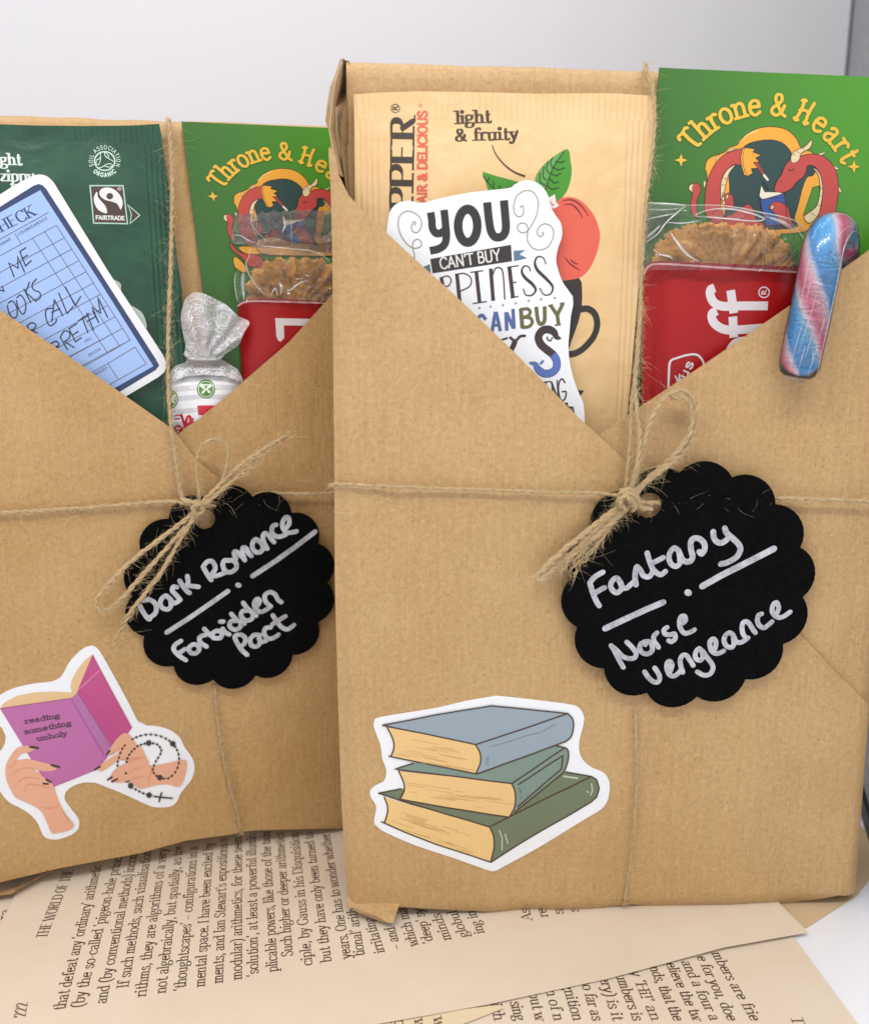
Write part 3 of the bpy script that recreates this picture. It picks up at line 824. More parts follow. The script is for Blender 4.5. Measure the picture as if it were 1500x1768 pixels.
def skirt(acc, S, uvs, depth, inset):
    """paper turned back round an edge"""
    steps = [0, 0.001, 0.003, depth * .5, depth]
    vs, uu, n = [], [], len(uvs)
    for k, d in enumerate(steps):
        q = min(1, d / 0.003)
        for (u, v) in uvs:
            b = S.p(u, v, 0) ; vs.append(b - S.N * d + S.U * inset[0] * q + S.V * inset[1] * q); uu.append(((u - d) * 100, v * 100))
    fs = [(k * n + i, (k + 1) * n + i, (k + 1) * n + i + 1, k * n + i + 1) for k in range(len(steps) - 1) for i in range(n - 1)]
    acc.add(vs, fs, uu, True)

# ---- front parcel (right)
c = RS.p(WR[0] / 2, 0, -0.02)
FR = thing('wrapped_parcel', 'kraft paper parcel at the front right with a stack of books sticker and crossed twine', 'parcel', (c.x, c.y, 0), 'kraft paper book parcels')
RB = RS.shift(-0.012); RB.h = None
uL = RB.uv(601, 300)[0]
_, vT = RB.uv(605, 100)
body(RB, uL, WR[0] - 0.002, vT, 0.022, M['kraft'], FR, slope=(RB.uv(1480, 129)[1] - vT) / (RB.uv(1480, 129)[0] - uL), seed=1)
TOPL = [(568, 253), (573, 256), (580, 275), (584, 300), (602, 337), (625, 362)]
DIAG = [(625, 362), (700, 432), (800, 523), (900, 620), (1000, 722), (1083, 797), (1200, 918), (1300, 1017), (1391, 1105), (1440, 1158), (1500, 1216)]
edgeL = [(600, 1562), (590, 1400), (583, 1200), (578, 1000), (577, 800), (575, 600), (574, 450), (571, 330), (567, 262)]
botR = [(1495, 1290), (1487, 1400), (1481, 1480), (1475, 1541), (1420, 1552), (1350, 1561), (1200, 1570), (1130, 1568), (1092, 1562), (1070, 1564), (1040, 1571), (950, 1576), (850, 1575), (760, 1571), (690, 1566), (640, 1563)]
a = Acc()
F1o = dens(TOPL + DIAG[1:] + botR + edgeL)
plate(a, RS, F1o, grid=0.0015, thick=0.0006)
uvL = [RS.uv(x, y) for x, y in dens(edgeL, 30, False)]
skirt(a, RS, uvL, 0.030, (0.0014, 0))
uvB = [RS.uv(x, y) for x, y in dens(botR[3:] + [(600, 1562)], 30, False)]
skirt(a, RS, uvB, 0.030, (0, 0.0012))
uvRr = [RS.uv(x, y) for x, y in dens([(1500, 1216)] + botR[:4], 30, False)]
skirt(a, RS, uvRr, 0.030, (-0.0012, 0))
a.build('front_flap', M['kraft'], FR)
# under flap on the right
RU = RS.shift(-0.0011, lambda u, v: hR(u, v) + 0.0003 * nz(u, v, 30, 22))
a = Acc()
W2 = WR[0]
tr = RU.uv(1500, 432); top2 = (W2, tr[1] + (W2 - tr[0]) * 0.78)
o2 = [RU.uv(x, y) for x, y in dens([(1040, 748), (1100, 706), (1200, 640), (1300, 572), (1400, 503), (1500, 432)], 22, False)]
o2 += [top2, (W2, 0.12), (W2, 0.05), (W2, 0.02), (0.09, 0.02), (0.04, 0.1), RU.uv(960, 800)]
o3 = []
for i in range(len(o2)):
    p, q = o2[i], o2[(i + 1) % len(o2)]; k = max(1, int(math.dist(p, q) / 0.004))
    o3 += [(p[0] + (q[0] - p[0]) * j / k, p[1] + (q[1] - p[1]) * j / k) for j in range(k)]
plate(a, RU, o3, grid=0.0018, thick=0.0006, uvspace=True)
sk = [(W2, top2[1] - (top2[1] - 0.06) * k / 30) for k in range(31)]
skirt(a, RU, sk, 0.030, (-0.0012, 0))
a.build('right_flap', M['kraft_b'], FR)
# crumpled paper at the open left side: pleats between the front sheet and the book
def pleats(S, rows, mat, parent, name='side_fold'):
    """rows: list of rows of (px, py, off)"""
    P0 = Surf(S.o, S.U, S.V, S.N); a = Acc()
    n = len(rows[0]); vs, uu = [], []
    for r in rows:
        for x, y, d in r:
            u, v = P0.uv(x, y, d); vs.append(P0.p(u, v, d)); uu.append(((u * 3 - d) * 100, v * 100))
    fs = [(i * n + j, i * n + j + 1, (i + 1) * n + j + 1, (i + 1) * n + j) for i in range(len(rows) - 1) for j in range(n - 1)]
    a.add(vs, fs, uu, False)
    o = a.build(name, mat, parent)
    m = o.modifiers.new('s', 'SOLIDIFY'); m.thickness = 0.0002
    return o
pleats(RS, [[(588, 103, -.030), (592, 101, -.016), (597, 104, -.019), (603, 104, -.0135)],
            [(580, 128, -.028), (589, 124, -.011), (594, 130, -.020), (603, 130, -.0135)],
            [(571, 150, -.026), (583, 150, -.010), (593, 160, -.020), (603, 160, -.0135)],
            [(566, 180, -.024), (579, 185, -.014), (592, 195, -.008), (603, 195, -.0135)],
            [(563, 210, -.022), (574, 215, -.019), (588, 225, -.007), (603, 225, -.0135)],
            [(569, 228, -.018), (577, 235, -.020), (589, 250, -.009), (603, 252, -.0135)],
            [(573, 258, -.014), (582, 270, -.021), (592, 285, -.008), (603, 285, -.0135)],
            [(580, 292, -.010), (590, 310, -.020), (597, 320, -.009), (604, 320, -.0135)],
            [(588, 322, -.006), (596, 338, -.014), (601, 345, -.010), (607, 350, -.0135)]], M['kraft_shaded'], FR)
pleats(RS, [[(586, 112, -.006), (590, 108, -.012)], [(578, 140, -.004), (586, 142, -.011)], [(572, 180, -.004), (578, 182, -.011)],
            [(568, 226, -.003), (577, 228, -.010)], [(574, 262, -.002), (583, 268, -.009)], [(583, 300, -.002), (592, 306, -.009)]], M['kraft'], FR)
# folded corner poking out at the foot
def ground_fold(rows, mat, parent):
    a = Acc(); vs = []; n = len(rows[0])
    for r in rows:
        for x, y, zz in r: vs.append(ground(x, y, zz))
    a.add(vs, [(i * n + j, i * n + j + 1, (i + 1) * n + j + 1, (i + 1) * n + j) for i in range(len(rows) - 1) for j in range(n - 1)], [(v.x * 100, v.y * 100 + v.z * 100) for v in vs], False)
    o = a.build('corner_fold', mat, parent); m = o.modifiers.new('s', 'SOLIDIFY'); m.thickness = 0.0003; return o
ground_fold([[(598, 1550, .0062), (640, 1556, .0060), (690, 1560, .0056)],
             [(603, 1566, .0046), (640, 1566, .0055), (688, 1567, .0050)],
             [(618, 1576, .0036), (648, 1580, .0046), (683, 1580, .0042)],
             [(640, 1583, .0030), (660, 1586, .0040), (681, 1588, .0036)],
             [(658, 1590, .0026), (668, 1593, .0032), (679, 1595, .0030)]], M['kraft'], FR)

# ---- rear parcel (left)
c = LS.p((WL0 + WL1) / 2, 0, -0.02)
FLP = thing('wrapped_parcel', 'kraft paper parcel at the left with a pink reading sticker and slanting twine', 'parcel', (c.x, c.y, 0), 'kraft paper book parcels')
LB = LS.shift(-0.010); LB.h = None
u0, v0 = LB.uv(0, 194); u1, v1 = LB.uv(560, 213)
sl = (v1 - v0) / (u1 - u0)
body(LB, WL0, WL1, v0 + sl * (WL0 - u0), 0.022, M['kraft2'], FLP, slope=sl, seed=5, r=0.0045)
a = Acc()
o1 = dens([(-230, 372), (0, 535), (100, 602), (200, 672), (300, 742), (340, 795), (420, 860), (520, 935), (600, 990), (640, 1020)], 22, False)
o1 += dens([(640, 1432), (575, 1431), (520, 1432), (440, 1434), (418, 1437), (400, 1441), (320, 1452), (240, 1474), (100, 1500), (0, 1524), (-100, 1548), (-250, 1585)], 22, False)
plate(a, LS, o1, grid=0.0016, thick=0.0006)
uvB = [LS.uv(x, y) for x, y in dens([(640, 1432), (575, 1431), (520, 1432), (440, 1434), (418, 1437), (400, 1441), (320, 1452), (240, 1474), (100, 1500), (0, 1524), (-100, 1548), (-250, 1585)], 30, False)]
skirt(a, LS, uvB, 0.028, (0, 0.0012))
skirt(a, LS, [LS.uv(x, y) for x, y in dens([(-230, 372), (-250, 1585)], 30, False)], 0.028, (0.0008, 0))
a.build('front_flap', M['kraft2'], FLP)
LU = LS.shift(-0.0011, lambda u, v: hL(u, v) + 0.0003 * nz(u, v, 30, 44))
a = Acc()
o2 = dens([(310, 748), (345, 722), (400, 677), (440, 642), (500, 590), (570, 513), (620, 465), (680, 410)], 22, False) + dens([(690, 700), (680, 1100), (640, 1380), (400, 1380), (330, 900), (260, 790)], 30, False)
plate(a, LU, o2, grid=0.0016, thick=0.0006)
a.build('right_flap', M['kraft2_b'], FLP)
pleats(LS, [[(-30, 1548, -.008), (0, 1537, -.006), (40, 1528, -.004), (95, 1502, -.003)],
            [(-30, 1556, .003), (0, 1543, .003), (26, 1536, .003), (60, 1520, .0)],
            [(-30, 1560, .002), (0, 1546, .003), (22, 1543, .003), (30, 1538, .001)]], M['kraft_shaded'], FLP, 'corner_fold')

# stickers glued on the fronts -------------------------------------------------
def outline(acc, S, pts, w, off, closed=True): ribbon(acc, S, pts, w, off, closed=closed)
def shape(S, pts, mat, parent, off, name, line=None, lw=1.2, holes=(), sm=0, grid=None):
    p = cr(pts, True, sm) if sm else pts
    a = Acc(); plate(a, S, p, holes=holes, off=off, grid=grid)
    o = a.build(name, mat, parent)
    if line:
        a = Acc(); ribbon(a, S, p, lw, off + 2e-5, closed=True); a.build('ink_line', line, parent)
    return o
def S0(S): 
    q = Surf(S.o, S.U, S.V, S.N, S.h); return q
z = Z(3, 600, 1180)
STK = RS
a = Acc()
bo = cr([(175, 175), (450, 130), (600, 95), (740, 70), (790, 67), (1000, 90), (1150, 110), (1195, 125), (1222, 165), (1222, 210), (1200, 300), (1202, 360), (1225, 405), (1270, 440), (1320, 460), (1350, 495), (1357, 550), (1345, 610), (1310, 655), (1220, 710),
         (1000, 845), (800, 955), (770, 970), (730, 970), (560, 910), (350, 840), (200, 775), (155, 745), (137, 715), (148, 640), (120, 590), (118, 555), (145, 530), (190, 505), (200, 450), (180, 390), (170, 320), (140, 240), (138, 200)], True, 4)
plate(a, STK, z(bo), off=0.00022, grid=0.002, thick=0.0002)
st = a.build('book_stack_sticker', M['white'], FR); st['label'] = 'white bordered sticker of three stacked books'
DK = P('#463122', 0.5, 0.0); E = 0.00027
def bk(pts, col, name, lw=1.9): shape(STK, z(pts), P(col, 0.55, 0.0), st, E, name, grid=0.002)
inkA = Acc()
def ln(pts, w=2.4, zz=z, S=STK, off=E + 6e-5, closed=False, acc=None): ribbon(acc or inkA, S, zz(pts), w, off, closed=closed)
# bottom, middle, top book: each drawn over the one below
def layer(faces, lines, off):
    for pts, col, nm in faces: shape(STK, z(pts), P(col, 0.55, 0.0), st, off + (4e-5 if 'pages' in nm else 0), nm, grid=0.002)
    for pts in lines: ln(pts, off=off + 7e-5)
spine3 = cr([(735, 745), (755, 790), (758, 850), (742, 922)], n=4)
layer([([(160, 570), (280, 545), (500, 600), (900, 560), (1110, 460), (1255, 483), (1290, 500), (1303, 545), (1290, 590), (1262, 615), (742, 928), (760, 800), (735, 745), (450, 660)], '#68725a', 'printed_book_cover'),
       ([(190, 590), (450, 662), (735, 745)] + spine3 + [(735, 922), (450, 830), (185, 718), (200, 680), (205, 630)], '#deb97c', 'printed_book_pages')],
      [[(160, 570), (275, 547)], [(160, 570), (450, 660), (735, 745), (1262, 483)], [(1130, 460), (1262, 483), (1290, 500), (1303, 545), (1290, 590), (1262, 615), (742, 928), (450, 832), (175, 718)], spine3,
       cr([(190, 590), (207, 640), (205, 680), (192, 722)], n=4)], E)
spine2 = cr([(850, 520), (868, 570), (865, 640), (838, 692)], n=4)
layer([([(245, 445), (340, 415), (900, 350), (1060, 322), (1110, 335), (1135, 340), (1145, 370), (1130, 440), (1100, 480), (865, 668), (840, 690), (868, 600), (850, 520), (550, 482)], '#76897f', 'printed_book_cover'),
       ([(265, 455), (550, 485), (850, 520)] + spine2 + [(838, 692), (550, 650), (278, 598), (292, 560), (290, 510)], '#deb97c', 'printed_book_pages')],
      [[(340, 415), (245, 445), (550, 482), (850, 520), (1120, 338)], cr([(1060, 322), (1110, 330), (1140, 345), (1143, 390), (1125, 450), (1090, 485), (865, 668)], n=3), spine2,
       [(270, 600), (550, 650), (838, 694)], cr([(265, 455), (292, 520), (292, 560), (272, 600)], n=4), [(885, 525), (1115, 375), (1108, 445), (880, 640)]], E + 10e-5)
spine1 = cr([(662, 318), (685, 360), (688, 410), (665, 466)], n=4)
layer([([(180, 218), (450, 165), (745, 117), (950, 137), (1140, 155), (1163, 175), (1170, 220), (1160, 270), (1135, 300), (670, 470), (688, 400), (662, 318), (400, 262)], '#8d9ba6', 'printed_book_cover'),
       ([(205, 228), (400, 264), (662, 320)] + spine1 + [(665, 466), (400, 415), (228, 378), (240, 335), (232, 280)], '#deb97c', 'printed_book_pages')],
      [[(180, 218), (450, 165), (745, 117), (950, 137), (1140, 157)], [(180, 218), (400, 262), (662, 318), (1140, 157)], cr([(1140, 157), (1165, 185), (1170, 225), (1158, 275), (1130, 302)], n=4), [(1130, 302), (670, 470)],
       [(215, 378), (400, 415), (660, 468)], spine1, cr([(205, 228), (235, 290), (240, 335), (226, 378)], n=4)], E + 20e-5)
inkA.build('ink_line', DK, st, kind='stuff')
a = Acc(); rr = random.Random(3)
for (x0, y0, x1, y1, dx, n, of) in [(250, 260, 640, 440, .20, 22, E + 26e-5), (300, 500, 830, 640, .14, 22, E + 16e-5), (215, 640, 720, 880,   .29, 24, E + 6e-5)]:
    for _ in range(n):
        x = rr.uniform(x0, x1 - 110); y = y0 + (x - x0) * dx + rr.uniform(10, (y1 - y0) - (x1 - x0) * dx + 25); L = rr.uniform(40, 150)
        ribbon(a, STK, z([(x, y), (x + L, y + L * dx)]), 0.7, of)
a.build('ink_line', P('#bf9257', 0.5, 0.0), st, kind='stuff')
a = Acc()
ln([(785, 762), (800, 800), (800, 865)], 2.2, acc=a, off=E + 5e-5); ln([(815, 780), (830, 830)], 2.2, acc=a, off=E + 5e-5); ln([(1262, 520), (1268, 555), (1258, 580)], 2.2, acc=a, off=E + 5e-5); ln([(1240, 560), (1246, 566)], 2.5, acc=a, off=E + 5e-5)
ln([(1120, 482), (1190, 492)], 3.5, acc=a, off=E + 5e-5)
a.build('ink_line', P('#b3b89b', 0.5, 0.0), st, kind='stuff')
a = Acc()
for q in ([(890, 545), (898, 570)], [(895, 590), (893, 600)], [(1090, 415), (1092, 418)], [(1108, 392), (1112, 408)]): ln(q, 2, acc=a, off=E + 15e-5)
ln([(740, 330), (870, 292), (930, 270), (1000, 255), (1080, 210)], 0.8, acc=a, off=E + 25e-5); ln([(720, 380), (716, 420)], .8, acc=a, off=E + 25e-5); ln([(730, 375), (727, 425)], .8, acc=a, off=E + 25e-5)
a.build('ink_line', P('#5e7079', 0.5, 0.0), st, kind='stuff')

# reading sticker on the left parcel
z = Z(6, 0, 1110); z7 = Z(7.5, 0, 1260); z8 = Z(7.5, 150, 1230)
STL = LS
ol = z(cr([(-160, 690), (0, 545), (150, 470), (350, 425), (520, 405), (610, 370), (660, 310), (720, 200), (800, 110), (880, 50), (960, 32), (1010, 60), (1060, 130), (1200, 380), (1330, 620), (1420, 800), (1470, 845), (1530, 860)], n=4)[:-1])
ol += z8(cr([(610, 20), (680, 130), (760, 172), (880, 180), (1020, 210), (1130, 265), (1210, 340), (1270, 460), (1350, 570), (1388, 660), (1392, 760), (1350, 880), (1270, 980), (1210, 1060), (1170, 1150), (1100, 1215), (980, 1235), (850, 1225), (700, 1165), (450, 1050), (200, 950), (80, 905)], n=4)[3:-1])
ol += z7(cr([(1180, 685), (1080, 690), (960, 725), (870, 790), (838, 860), (850, 930), (930, 1040), (1000, 1130), (1028, 1210), (1010, 1290), (950, 1350), (850, 1395), (740, 1425), (640, 1420), (570, 1385), (530, 1310), (480, 1200), (400, 1110), (270, 1020), (130, 950), (50, 870), (0, 800), (-80, 700), (-120, 560)], n=4)[2:])
ol += [(-12, 1300), (2, 1296), (8, 1285), (10, 1272), (4, 1258), (-20, 1236)]
a = Acc(); plate(a, STL, ol, off=0.00022, grid=0.002, thick=0.0002)
sr = a.build('reading_sticker', M['white'], FLP); sr['label'] = 'white bordered sticker of two hands holding a pink book'
def pl(pts, col, lvl, sm=4, zz=z, nm='printed_shape'): shape(STL, zz(pts), P(col, 0.5, 0.05), sr, 0.00027 + lvl * 4e-5, nm, sm=sm, grid=0.002)
BLc = '#d9b586'
pl([(10, 660), (60, 610), (180, 550), (350, 515), (550, 505), (730, 515), (808, 505), (780, 560), (740, 590), (400, 640), (0, 690)], BLc, 0, 0, nm='printed_book_pages')
pl([(960, 120), (880, 180), (800, 280), (745, 380), (728, 450), (745, 520), (800, 510), (860, 400), (940, 200)], BLc, 0, 0, nm='printed_book_pages')
pl([(0, 683), (735, 575), (800, 530), (1150, 1100), (1110, 1195), (985, 1325), (700, 1440), (560, 1495), (470, 1450), (400, 1330), (280, 1140)], '#b25f98', 1, 0, nm='printed_book_cover')
pl([(0, 683), (400, 625), (735, 578), (1080, 1170), (985, 1325), (800, 1395), (560, 1480), (400, 1320)], '#b2659c', 1.4, 0, nm='printed_book_cover')
pl([(735, 578), (808, 512), (1165, 1075), (1120, 1170), (1095, 1185)], '#a8689e', 2, 0, nm='printed_book_spine')
pl([(960, 120), (1370, 880), (1325, 940), (1155, 1080), (800, 505)], '#b3427f', 1.2, 0, nm='printed_book_cover')
pl([(960, 120), (1370, 880), (1325, 935), (1240, 930), (1000, 600), (860, 480), (830, 480)], '#b5487f', 1.7, 0, nm='printed_book_cover')
a = Acc()
for q in ([(735, 578), (920, 900), (1080, 1170)], [(0, 683), (735, 575)], [(805, 520), (960, 760), (1150, 1080)]): ribbon(a, STL, z(q), 1.0, 0.00037)
a.build('ink_line', P('#93397a', 0.5, 0.0), sr)
a = Acc()
for q in ([(790, 510), (870, 435), (960, 350), (1030, 285)],): ribbon(a, STL, z(q), 0.9, 0.00038)
a.build('scratch', P('#e0aeb4', 0.5, 0.0), sr)
a = Acc()
for s, p, q in (("reading", (262, 838), (625, 775)), ("something", (250, 948), (745, 852)), ("unholy", (385, 1020), (700, 958))):
    text(a, STL, s, z([p])[0], z([q])[0], 0.0013, 0.00038, w=0.15, thin=0.75)
a.build('lettering', P('#4a2440', 0.5, 0.0), sr)
SK, SK2 = '#d9a183', '#c98a68'
hand1 = [(75, 600), (75, 480), (120, 370), (200, 260), (290, 215), (390, 212), (480, 235), (440, 265), (350, 300), (270, 320), (215, 400), (340, 380), (480, 405), (660, 455), (740, 490), (690, 530), (560, 540), (430, 510), (520, 575), (600, 650), (660, 690), (700, 745), (725, 830),
         (780, 970), (860, 1110), (960, 1235), (900, 1300), (780, 1335), (670, 1340), (620, 1230), (560, 1100), (490, 1020), (350, 950), (200, 880), (150, 800), (100, 700)]
pl(hand1, SK, 3.2, 3, z7, 'printed_hand')
a = Acc()
for q in ([(110, 600), (200, 550), (300, 500), (440, 500)], [(180, 760), (260, 660), (360, 620), (520, 640)], [(330, 825), (350, 710), (560, 735), (640, 765)], [(110, 500), (180, 440), (215, 395)], [(545, 1005), (640, 1020), (760, 990)], [(800, 1040), (900, 1190)]):
    ribbon(a, STL, z7(cr(q, n=4)), 1.6, 0.00043, taper=lambda t: 0.3 + 0.7 * math.sin(math.pi * t))
a.build('ink_line', P(SK2, 0.5, 0.0), sr)
hand2 = [(300, 470), (400, 330), (480, 272), (545, 290), (600, 350), (650, 420), (720, 470), (750, 540), (800, 640), (820, 690), (1000, 670), (1200, 625), (1280, 622), (1295, 700), (1270, 830), (1200, 965), (1050, 935), (880, 950), (720, 990), (640, 970), (590, 920), (500, 905), (400, 915),
         (330, 900), (300, 850), (340, 770), (420, 700), (520, 650), (420, 620), (300, 700), (200, 760), (150, 755), (170, 690), (280, 610), (380, 550), (420, 500), (340, 520), (280, 560), (265, 540)]
pl(hand2, SK, 3.2, 3, z8, 'printed_hand')
a = Acc()
for q in ([(430, 460), (350, 530), (290, 560)], [(420, 610), (560, 600), (680, 590), (760, 585)], [(520, 650), (620, 615), (740, 590)], [(555, 780), (640, 730), (740, 705)], [(570, 870), (650, 850), (740, 835)], [(810, 690), (835, 760), (800, 860), (800, 950)]):
    ribbon(a, STL, z8(cr(q, n=4)), 1.8, 0.00043, taper=lambda t: 0.3 + 0.7 * math.sin(math.pi * t))
a.build('ink_line', P(SK2, 0.5, 0.0), sr)
a = Acc()
for zz, q in ((z7, [(385, 225), (440, 232), (495, 240)]), (z7, [(665, 460), (715, 475), (765, 485)]), (z7, [(600, 650), (655, 680)]), (z7, [(560, 700), (620, 705)]), (z8, [(295, 500), (260, 545)]), (z8, [(170, 705), (105, 745)]), (z8, [(325, 840), (270, 875)]), (z8, [(395, 865), (325, 900)])):
    ribbon(a, STL, zz(q), 4.6, 0.00044, taper=lambda t: 0.75 + 0.25 * math.sin(math.pi * t))
a.build('painted_nail', P('#3a1c22', 0.4, 0.2), sr)
# rosary
a = Acc()
ros1 = cr([(590, 350), (640, 325), (740, 295), (850, 290), (960, 315), (1055, 362), (1112, 410), (1160, 475), (1190, 565), (1190, 660), (1155, 760), (1085, 838), (1030, 860), (945, 848), (880, 805), (855, 760), (862, 710), (900, 620), (935, 575), (960, 520), (960, 480), (930, 435), (890, 410), (800, 400), (715, 418), (655, 440), (590, 500), (550, 550), (525, 600), (515, 645)], n=5)
ros2 = cr([(490, 430), (450, 490), (420, 570), (400, 640), (395, 710)], n=4); ros3 = [(520, 900), (570, 955), (630, 1000), (730, 1052), (805, 1075), (870, 1090)]
for r_ in (ros1, ros2, ros3): ribbon(a, STL, z8(r_), 0.8, 0.00043)
def beads(pts, step, r):
    acc_, last = 0, pts[0]
    disc(a, STL, *z8([last])[0], r, 0.00045, 8)
    for p in pts[1:]:
        if math.dist(p, last) >= step: disc(a, STL, *z8([p])[0], r, 0.00045, 8); last = p
beads(ros1, 46, 2.2); beads(ros2, 46, 2.1); beads([(630, 1000), (680, 1028), (730, 1052)], 30, 2.2)
for q in ((800, 400), (1112, 410), (945, 848), (568, 955), (805, 1075)): disc(a, STL, *z8([q])[0], 5.0, 0.00047, 12)
disc(a, STL, *z8([(505, 792)])[0], 2.2, 0.00047, 8)
ribbon(a, STL, z8([(865, 1092), (1112, 1116)]), 2.8, 0.00048, cap=False); ribbon(a, STL, z8([(968, 1038), (932, 1165)]), 2.8, 0.00051, cap=False)
ribbon(a, STL, z8([(500, 905), (548, 890)]), 2.2, 0.00048)
a.build('printed_rosary', P('#3b3027', 0.5, 0.0), sr)
# ------------------------------------------------------------------ what is tucked into the pockets
def obj_sheet(name, S, px, mat, parent, grid=0.0016, thick=0.0002, off=0.0, uvspace=False, norm=False, step=22, dense=True):
    a = Acc(); plate(a, S, dens(px, step) if (dense and not uvspace) else px, grid=grid, thick=thick, off=off, uvspace=uvspace)
    if norm:
        A = np.array(a.uv); lo, hi = A.min(0), A.max(0); a.uv = [tuple(x) for x in (A - lo) / (hi - lo)]
    return a.build(name, mat, parent)
def prt(S, pts, col, parent, off, nm='printed_shape', sm=0, line=None, lw=1.0, rough=0.42, coat=0.15, grid=0.002, lo=2.5e-5):
    p = cr(pts, True, sm) if sm else pts
    a = Acc(); plate(a, S, p, off=off, grid=grid if S.h else None); o = a.build(nm, P(col, rough, coat), parent)
    if line:
        a = Acc(); ribbon(a, S, p, lw, off + lo, closed=True); a.build('ink_line', P(line, rough, coat), parent)
    return o
def base_of(S, x, y): c = Vector(S.p(*S.uv(x, y))); return (c.x, c.y, c.z)

# ---------------- green cards ----------------
zB = Z(4.6875, 1180, 240); zA = Z(4.1667, 1140, 150)
def card_art(S, card, T, off, extra=False):
    """dragons, ring and arched lettering; T maps the drawing (measured on the front card) to this card"""
    tp = lambda pts: [T(x, y) for x, y in pts]
    k = abs(T(1, 0)[0] - T(0, 0)[0])
    L = [off]
    DO = '#3a1a12'
    def sh(pts, col, nm, sm=3, line=True, lw=1.2, zz=zB):
        L[0] += 6e-6
        prt(S, tp(zz(cr(pts, True, sm) if sm else pts)), col, card, L[0], nm, 0, DO if line else None, lw * k, lo=3e-6)
    def st(pts, w_, col, nm='ink_line', zz=zB, taper=None, sm=4):
        L[0] += 3e-6
        a = Acc(); ribbon(a, S, tp(zz(cr(pts, n=sm) if sm else pts)), w_ * k, L[0], taper=taper); a.build(nm, P(col), card)
    GOLD, TEAL, RED, CRM = '#e2a033', '#21403e', '#b8433c', '#dcc79a'
    sh([(190, 300), (173, 240), (190, 170), (240, 135), (330, 105), (370, 65), (430, 45), (500, -35), (600, -88), (712, -103), (830, -80), (910, -10), (955, 75), (1040, 105), (1110, 190), (1135, 300), (1130, 420), (1085, 560), (1060, 700), (900, 760), (500, 760), (230, 700)], GOLD, 'printed_ring')
    st([(450, 20), (520, -40), (600, -72)], 2.2, '#eec878')
    sh([(330, 640), (372, 420), (365, 298), (380, 240), (440, 170), (480, 70), (560, 22), (701, 4), (800, 30), (862, 92), (900, 150), (1060, 200), (1050, 290), (1000, 305), (960, 400), (925, 540), (895, 640), (890, 720), (420, 720)], TEAL, 'printed_window')
    sh([(1045, 390), (1100, 375), (1105, 480), (1060, 560), (965, 620), (1000, 520)], '#448224', 'printed_window', 0)
    sh([(70, 600), (55, 520), (72, 440), (40, 405), (48, 372), (95, 352), (130, 372), (138, 420), (112, 480), (105, 560), (120, 640)], RED, 'printed_dragon')
    sh([(40, 400), (50, 365), (85, 362), (70, 390), (75, 425), (55, 425)], CRM, 'printed_claw', 0, lw=.9)
    for q in ([(255, 180), (262, 140), (292, 122)], [(165, 400), (160, 330), (185, 350)], [(1085, 120), (1155, 98), (1115, 132)], [(1205, 205), (1262, 240), (1222, 248)], [(1248, 368), (1285, 435), (1250, 420)], [(350, 105), (380, 75), (430, 75)]):
        sh(q, CRM, 'printed_spike', 0, lw=.9)
    sh([(175, 600), (172, 480), (182, 390), (212, 280), (270, 180), (350, 112), (430, 85), (485, 85), (485, 205), (420, 205), (350, 250), (308, 330), (298, 430), (305, 560), (330, 640), (260, 680)], RED, 'printed_dragon')
    sh([(300, 475), (298, 370), (330, 270), (395, 212), (418, 210), (375, 262), (348, 335), (332, 410), (326, 470)], CRM, 'printed_belly', 3, lw=.9)
    for q in ([(302, 440), (326, 430)], [(305, 370), (335, 365)], [(318, 310), (352, 325)]): st(q, 0.8, DO, sm=0)
    sh([(478, 70), (510, 68), (578, 78), (560, 102), (625, 128), (582, 152), (615, 180), (565, 188), (600, 232), (548, 238), (560, 275), (520, 298), (490, 290), (468, 220), (460, 140)], GOLD, 'printed_crown', 0)
    st([(492, 75), (478, 140), (485, 220), (512, 290)], 0.9, DO)
    st([(585, 190), (625, 250), (660, 305)], 5.0, '#a03c36', 'printed_brush', taper=lambda t: 1 - .3 * t)
    st([(650, 290), (680, 328)], 3.6, '#e6ddc8', 'printed_brush', sm=0); st([(640, 345), (665, 380), (682, 408)], 2.6, '#1b1512', 'printed_brush')
    sh([(345, 560), (312, 480), (318, 450), (360, 438), (392, 452), (405, 500), (402, 560)], RED, 'printed_paw')
    for c in ((318, 480), (352, 465), (325, 515)): sh([(c[0] - 8, c[1] + 18), (c[0] - 6, c[1] - 15), (c[0] + 8, c[1] - 18), (c[0] + 10, c[1] + 8)], CRM, 'printed_claw', 2, lw=.8)
    sh([(480, 545), (520, 525), (560, 560), (590, 660), (640, 680), (640, 740), (360, 740), (330, 640), (400, 600)], RED, 'printed_dragon')
    sh([(735, 418), (755, 340), (790, 290), (820, 215), (870, 160), (940, 140), (1000, 122), (1080, 122), (1150, 150), (1210, 212), (1242, 290), (1252, 400), (1240, 520), (1215, 620), (1150, 720), (1080, 690), (1105, 560), (1126, 420), (1110, 300), (1078, 240), (1050, 215), (1002, 215), (980, 290), (915, 345), (870, 400), (800, 432)], RED, 'printed_dragon')
    sh([(1045, 232), (1088, 285), (1105, 370), (1100, 450), (1070, 550), (975, 625), (1020, 680), (1095, 600), (1122, 480), (1126, 390), (1110, 300), (1078, 248)], CRM, 'printed_belly', 3, lw=.9)
    for q in ([(1100, 455), (1120, 460)], [(1085, 530), (1112, 545)], [(1030, 595), (1065, 620)], [(1103, 400), (1126, 400)]): st(q, 0.8, DO, sm=0)
    sh([(870, 178), (872, 130), (910, 90), (980, 60), (1028, 10), (1040, 12), (1022, 70), (950, 112), (935, 165), (895, 192)], CRM, 'printed_horn', 3, lw=.9)
